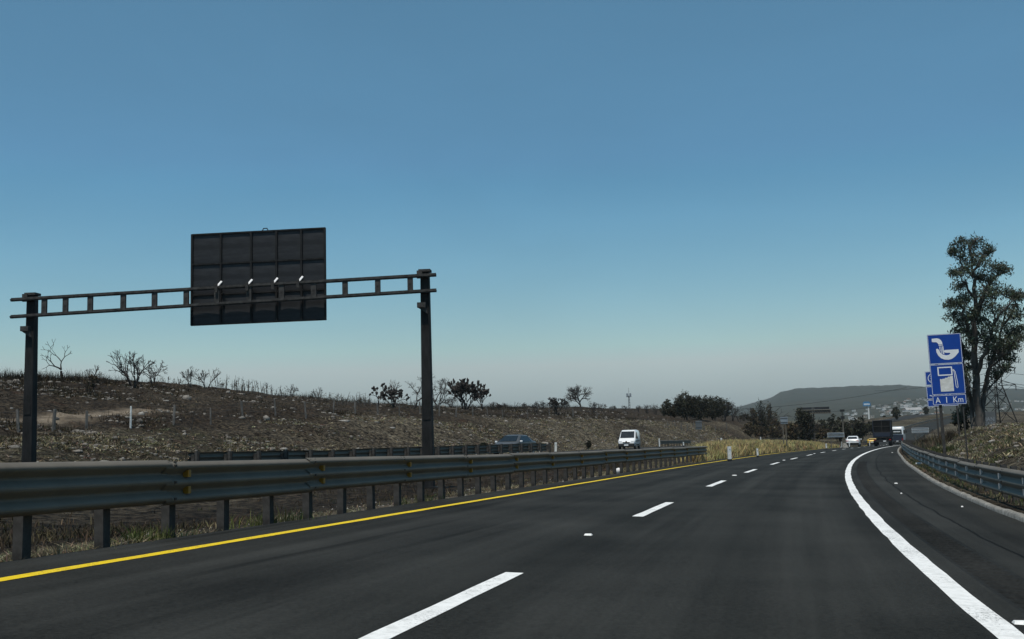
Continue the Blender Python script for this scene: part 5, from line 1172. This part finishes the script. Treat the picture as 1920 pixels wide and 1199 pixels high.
def pick(n, s0, s1, o0, o1, seed, dens=None, umin=-60, umax=1980):
    R_ = np.random.default_rng(seed); out = []; tot = 0
    while tot < n:
        s = R_.uniform(s0, s1, 20000); o = R_.uniform(o0, o1, 20000); p = rp(s, o)
        u, v, d = proj(p); ok = (d > 3) & (u > umin) & (u < umax)
        if dens is not None: ok &= R_.random(20000) < dens(s, o, p[:, 0], p[:, 1])
        # thin out with distance: far tufts are smaller than a pixel
        ok &= R_.random(20000) < np.clip(55 / np.maximum(d, 1), .12, 1)
        q = p[ok][:, :2]; out.append(q); tot += len(q)
        if len(out) > 400: break
    return np.concatenate(out)[:n]
patch = lambda s, o, x, y: np.clip((fbm(x / 4, y / 4, 3) + .1) * 2.2, .02, 1) * np.clip(fbm(x / 13 + 5, y / 13, 3) * 2.2 + .75, .12, 1)
blades('dry_grass', pick(30000, 22, 230, -37.5, -26.6, 1, patch), .13, .05, 5, 'straw', 'pale straw and dry litter covering the cutting slope', .16, (.16, 2.1), 2.2, 1)
blades('dry_grass', pick(9000, 22, 230, -66, -37.5, 2, patch), .2, .045, 5, 'leaf_brown', 'sparse burnt grass on the upper hill', .16, (.15, 2.0), 1.2, 2)
blades('dry_grass', pick(5200, 4, 64, -7.2, -4.75, 3, patch), .1, .014, 6, 'straw', 'short straw on the soil below the near guardrail', .07, (.3, 1.6), 1.4, 3)
blades('dry_grass', pick(4200, 8, 66, -16, -7, 4, patch), .16, .018, 5, 'leaf_brown', 'thin burnt grass across the near median', .1, (.3, 1.5), .9, 4)
md = lambda s, o, x, y: (-o < np.clip(5.8 + (s - 62) * .13, 5, 13.5)) * np.clip(fbm(x / 2.2, y / 2.2, 3) + .75, .15, 1) * np.where((s > 108) & (s < 128) & (o > -8), .35, 1)
blades('mound_grass', pick(6500, 61, 172, -13.5, -4.75, 5, md), np.float64(.5), .035, 8, 'straw_gold', 'tall yellow dry grass on the median mound', .13, (.7, 2.5), .5, 5)
blades('mound_grass', pick(1800, 61, 172, -12, -4.75, 6, md), .38, .03, 7, 'green_grass', 'green grass tufts mixed into the median mound', .13, (.4, 1.2), .5, 6)
blades('mound_grass', pick(1800, 61, 172, -13, -4.75, 16, md), .45, .035, 7, 'leaf_brown', 'brown grass mixed into the median mound', .13, (.5, 1.6), .5, 16)
blades('burnt_twigs', pick(3800, 22, 230, -66, -37, 17, patch), .5, .022, 4, 'leaf_brown', 'thin burnt twigs and stubble on the upper hill', .2, (.08, .5), .5, 17)
blades('burnt_twigs', pick(2600, 50, 230, -68, -59, 19, patch), .75, .024, 4, 'leaf_brown', 'fine bare scrub along the hill ridge', .25, (.06, .5), .45, 19)
blades('burnt_twigs', pick(1800, 22, 230, -37.5, -27, 18, patch), .35, .022, 5, 'leaf_brown', 'dark weeds dotted over the cutting slope', .15, (.08, .5), .7, 18)
blades('bank_grass', pick(9000, 22, 175, 7.2, 16, 7, patch), .15, .04, 6, 'straw', 'dry grass and litter on the right bank', .14, (.2, 2.3), 1.6, 7)
blades('bank_grass', pick(900, 22, 150, 6.9, 12, 8, patch), .24, .028, 6, 'green_grass', 'olive green weeds on the right bank', .12, (.3, 1.1), .6, 8)
blades('verge_weeds', pick(1000, 12, 60, 6.4, 7.2, 9), .11, .016, 8, 'straw', 'yellow weeds between the kerb and the right guardrail', .06, (.4, 1.4), .5, 9)
blades('verge_weeds', pick(350, 12, 60, 6.45, 7.2, 10), .14, .016, 8, 'green_grass', 'green weeds between the kerb and the right guardrail', .06, (.4, 1.2), .5, 10)
def tuft(u, v, o, n, h, label, seed, m='green_grass'):
    s = find_s2(u, o); R_ = np.random.default_rng(seed); p = rp(np.array([s]), o)[0]; g = base_xy(p)
    XY = g[None, :2] + R_.normal(0, .16, (n, 2)) * np.array([1.6, 1])
    z = ground_z(XY[:, 0], XY[:, 1]); ob = blades('grass_tuft', XY, h, .012, 9, m, label, .05, (.5, 1.3), .55, seed); return ob
def find_s2(u, o):
    ss = np.arange(4, 80, .1); uu, _, _ = proj(rp(ss, o)); return float(ss[int(np.argmin(abs(uu - u)))])
def base_xy(p): return np.array([p[0], p[1], gz(p[0], p[1])])
tuft(275, 1000, -4.95, 30, .22, 'wide green grass tuft between the second and third guardrail posts', 31)
tuft(505, 968, -4.95, 26, .24, 'green grass tuft in front of the fourth guardrail gap', 32)
tuft(790, 935, -5.0, 12, .2, 'small green tuft at the foot of the right gantry pillar', 33)
tuft(80, 1030, -5.0, 10, .18, 'small dry tuft beside the nearest guardrail post', 34, 'straw')
# dry tall grass clump at the end of the right bank
def grass_clump(u, d, n, w, h, label, seed, m):
    x, y = on_d(u, d); R_ = np.random.default_rng(seed); XY = np.array([[x, y]]) + R_.normal(0, w, (n, 2)); ob = blades('tall_grass_clump', XY, h, .05, 9, m, label, .14, (.3, 1.3), .5, seed); return ob
grass_clump(1741, 84, 90, .8, .95, 'tall drooping brown grass clump left of the sign post', 41, 'leaf_brown')
grass_clump(1733, 80, 60, .6, .6, 'yellow green grass clump low on the bank end', 42, 'straw')
grass_clump(1757, 90, 60, .9, .7, 'brown grass clump on the crest behind the sign post', 43, 'leaf_brown')
grass_clump(1752, 66, 60, .6, .4, 'green grass clump below the sign beside the guardrail', 44, 'green_grass')
# stones
def rock_geo(R_, n=1):
    ph = (1 + 5 ** .5) / 2; V = np.array([(-1, ph, 0), (1, ph, 0), (-1, -ph, 0), (1, -ph, 0), (0, -1, ph), (0, 1, ph), (0, -1, -ph), (0, 1, -ph), (ph, 0, -1), (ph, 0, 1), (-ph, 0, -1), (-ph, 0, 1)]) / 1.9
    F = np.array([(0, 11, 5), (0, 5, 1), (0, 1, 7), (0, 7, 10), (0, 10, 11), (1, 5, 9), (5, 11, 4), (11, 10, 2), (10, 7, 6), (7, 1, 8), (3, 9, 4), (3, 4, 2), (3, 2, 6), (3, 6, 8), (3, 8, 9), (4, 9, 5), (2, 4, 11), (6, 2, 10), (8, 6, 7), (9, 8, 1)])
    return V, F
RV, RF = rock_geo(None)
def stones(name, XY, size, label, seed, m='stone'):
    R_ = np.random.default_rng(seed); N = len(XY); z = ground_z(XY[:, 0], XY[:, 1]); sc = size * R_.lognormal(0, .5, (N, 1, 1)) * R_.uniform(.5, 1.2, (N, 1, 3)) * np.array([1, 1, .55])
    V = RV[None] * R_.uniform(.75, 1.25, (N, 12, 1)); a = R_.random(N) * 6.28; c, s_ = np.cos(a)[:, None], np.sin(a)[:, None]
    V = np.stack([V[..., 0] * c - V[..., 1] * s_, V[..., 0] * s_ + V[..., 1] * c, V[..., 2]], -1) * sc + np.stack([XY[:, 0], XY[:, 1], z], -1)[:, None]
    F = (RF[None] + (np.arange(N) * 12)[:, None, None]).reshape(-1, 3); return tag(mobj(name, V.reshape(-1, 3), F, M[m]), label, None, None, 'stuff')
stones('stones', pick(11000, 24, 220, -38, -26.8, 26, patch), .09, 'grey brown rubble covering the cutting slope', 26, 'rubble')
stones('stones', pick(3500, 24, 220, -66, -38, 27, patch), .12, 'dark burnt rubble on the upper hill', 27, 'rubble')
stones('stones', pick(2600, 22, 150, 7.5, 16, 28, patch), .08, 'grey brown rubble on the right bank', 28, 'rubble')
stones('stones', pick(1500, 24, 220, -37, -27, 21, patch), .06, 'small pale stones scattered over the cutting slope', 21)
stones('stones', pick(900, 24, 220, -64, -37, 22, patch), .09, 'scattered stones on the burnt upper hill', 22)
stones('stones', pick(700, 22, 150, 8, 16, 23, patch), .06, 'pale stones on the right bank', 23)
stones('stones', pick(900, 4, 60, -9, -4.8, 24), .018, 'gravel on the soil below the near guardrail', 24)
for i, (u, e, sz, l) in enumerate(((265, 30, .34, 'pale flat boulder low on the slope right of the left pillar'), (18, 29, .3, 'pale boulder at the foot of the slope left of the left pillar'), (645, 35.5, .36, 'long white slab lying high on the cutting slope'), (530, 31, .22, 'pale stone on the slope below the sign board'), (310, 47, .2, 'pale stone pair on the burnt upper slope'), (995, 35, .22, 'pale stone near the fence posts above the grey car'), (735, 33.5, .2, 'pale stone left of the right pillar on the slope'), (195, 30, .2, 'pale stone between the left pillar and the flat boulder'))):
    p = base(u, e=e); R_ = np.random.default_rng(200 + i); V = RV * R_.uniform(.75, 1.25, (12, 1)) * np.array([sz * 1.4, sz, sz * .5]) + p; tag(mobj('boulder', V, RF, M['stone']), l, 'boulder', 'pale boulders on the slope')
# a crumpled white bag under the guardrail
p = rp(np.array([find_s2(1160, -5.0)]), -5.0)[0]; R_ = np.random.default_rng(77)
tag(mobj('plastic_bag', RV * R_.uniform(.6, 1.3, (12, 1)) * np.array([.12, .1, .16]) + base_xy(p) + np.array([0, 0, .12]), RF, M['litter']), 'crumpled white plastic bag under the near guardrail', 'litter')
p = rp(np.array([find_s2(1722, 6.6)]), 6.6)[0]
tag(mobj('cardboard_scrap', RV * R_.uniform(.6, 1.3, (12, 1)) * np.array([.22, .12, .07]) + base_xy(p) + np.array([0, 0, .06]), RF, M['litter']), 'pale scrap of litter lying behind the right kerb', 'litter')

# ------------------------------------------------------------------ the town on the mountain's foot
def house(x, y, w, dp, h, wallm, roofm, rz_, label, grp='white houses of the hillside town', name='house', gable=True, wins=2):
    z = float(far_z(np.array([x]), np.array([y]))[0]) - .5
    if math.hypot(x, y) < 1395: z = max(z, gz(x, y) - .3)
    g = empty(name, (x, y, z), rz_, label, 'building', grp)
    MB().box((0, 0, h / 2), (w, dp, h)).build('wall', M[wallm], g, local=True)
    if gable: MB().add([(-w * .53, -dp * .54, h), (w * .53, -dp * .54, h), (w * .53, dp * .54, h), (-w * .53, dp * .54, h), (-w * .53, 0, h + w * .18), (w * .53, 0, h + w * .18)], [(0, 1, 5, 4), (2, 3, 4, 5), (0, 4, 3), (1, 2, 5), (0, 3, 2, 1)]).build('roof', M[roofm], g, local=True)
    else: MB().box((0, 0, h + .15), (w * 1.03, dp * 1.03, .3)).build('roof', M[roofm], g, local=True)
    for i in range(wins): MB().box(((i + .5) / wins * w - w / 2, -dp / 2, h * .55), (w / wins * .35, .12, h * .3)).build('window', M['glass'], g, local=True)
    return g
R_ = np.random.default_rng(5); cnt = 0
while cnt < 140:
    u = R_.triangular(1580, 1735, 1775) if cnt < 124 else R_.uniform(1860, 1925); r = R_.uniform(1250, 2900) if cnt < 124 else R_.uniform(1500, 2600)
    if r > 1300 + (u - 1540) * 7.5: continue
    x, y = on_d(u, r); w = R_.uniform(3, 6.5)
    house(x, y, w, R_.uniform(3, 6), R_.uniform(1.8, 3.2), 'wall_white' if R_.random() < .65 else 'wall_cream', 'roof_tile' if R_.random() < .25 else 'roof_grey', R_.uniform(-.6, .6), 'small pale house in the hillside town' if u < 1800 else 'small pale house on the slope behind the pylon', 'houses of the hillside town' if u < 1800 else 'houses on the slope behind the pylon', gable=R_.random() < .4); cnt += 1
for u, r, w, dp, h, wm, rm, l in ((1714, 1650, 22, 14, 2.6, 'wall_white', 'roof_grey', 'long white roofed shed in the middle of the town'), (1662, 1150, 13, 10, 2.6, 'wall_cream', 'roof_grey', 'long cream shed at the edge of the brown field'), (1704, 1120, 14, 10, 2.8, 'wall_white', 'roof_grey', 'long white shed right of the lone field tree'), (1598, 980, 8, 7, 3, 'wall_white', 'roof_grey', 'white gabled hall left of the billboard'), (1588, 900, 9, 5, 1.8, 'wall_white', 'roof_grey', 'low white building left of the dark round tree'), (1727, 1000, 9, 8, 4, 'wall_white', 'roof_grey', 'white building near the top of the climbing road')):
    x, y = on_d(u, r); house(x, y, w, dp, h, wm, rm, -.2, l, 'larger sheds of the town', 'shed', True, 4)

# ------------------------------------------------------------------ haze
def haze():
    x0, x1, y0, y1, z0, z1 = -4200, 5200, -600, 7900, -14, 215
    V = [(x0, y0, z0), (x1, y0, z0), (x1, y1, z0), (x0, y1, z0), (x0, y0, z1), (x1, y0, z1), (x1, y1, z1), (x0, y1, z1)]
    m = bpy.data.materials.new('haze'); m.use_nodes = True; N = m.node_tree.nodes; L = m.node_tree.links
    N.remove(N['Principled BSDF']); pv = N.new('ShaderNodeVolumePrincipled'); pv.inputs['Color'].default_value = (.84, .89, .88, 1); pv.inputs['Density'].default_value = HAZE; pv.inputs['Anisotropy'].default_value = .2
    L.new(pv.outputs[0], N['Material Output'].inputs['Volume'])
    tag(mobj('haze', V, [(0, 3, 2, 1), (4, 5, 6, 7), (0, 1, 5, 4), (1, 2, 6, 5), (2, 3, 7, 6), (3, 0, 4, 7)], m), 'pale dry haze in the air', None, None, 'stuff')
HAZE = .000085
haze()
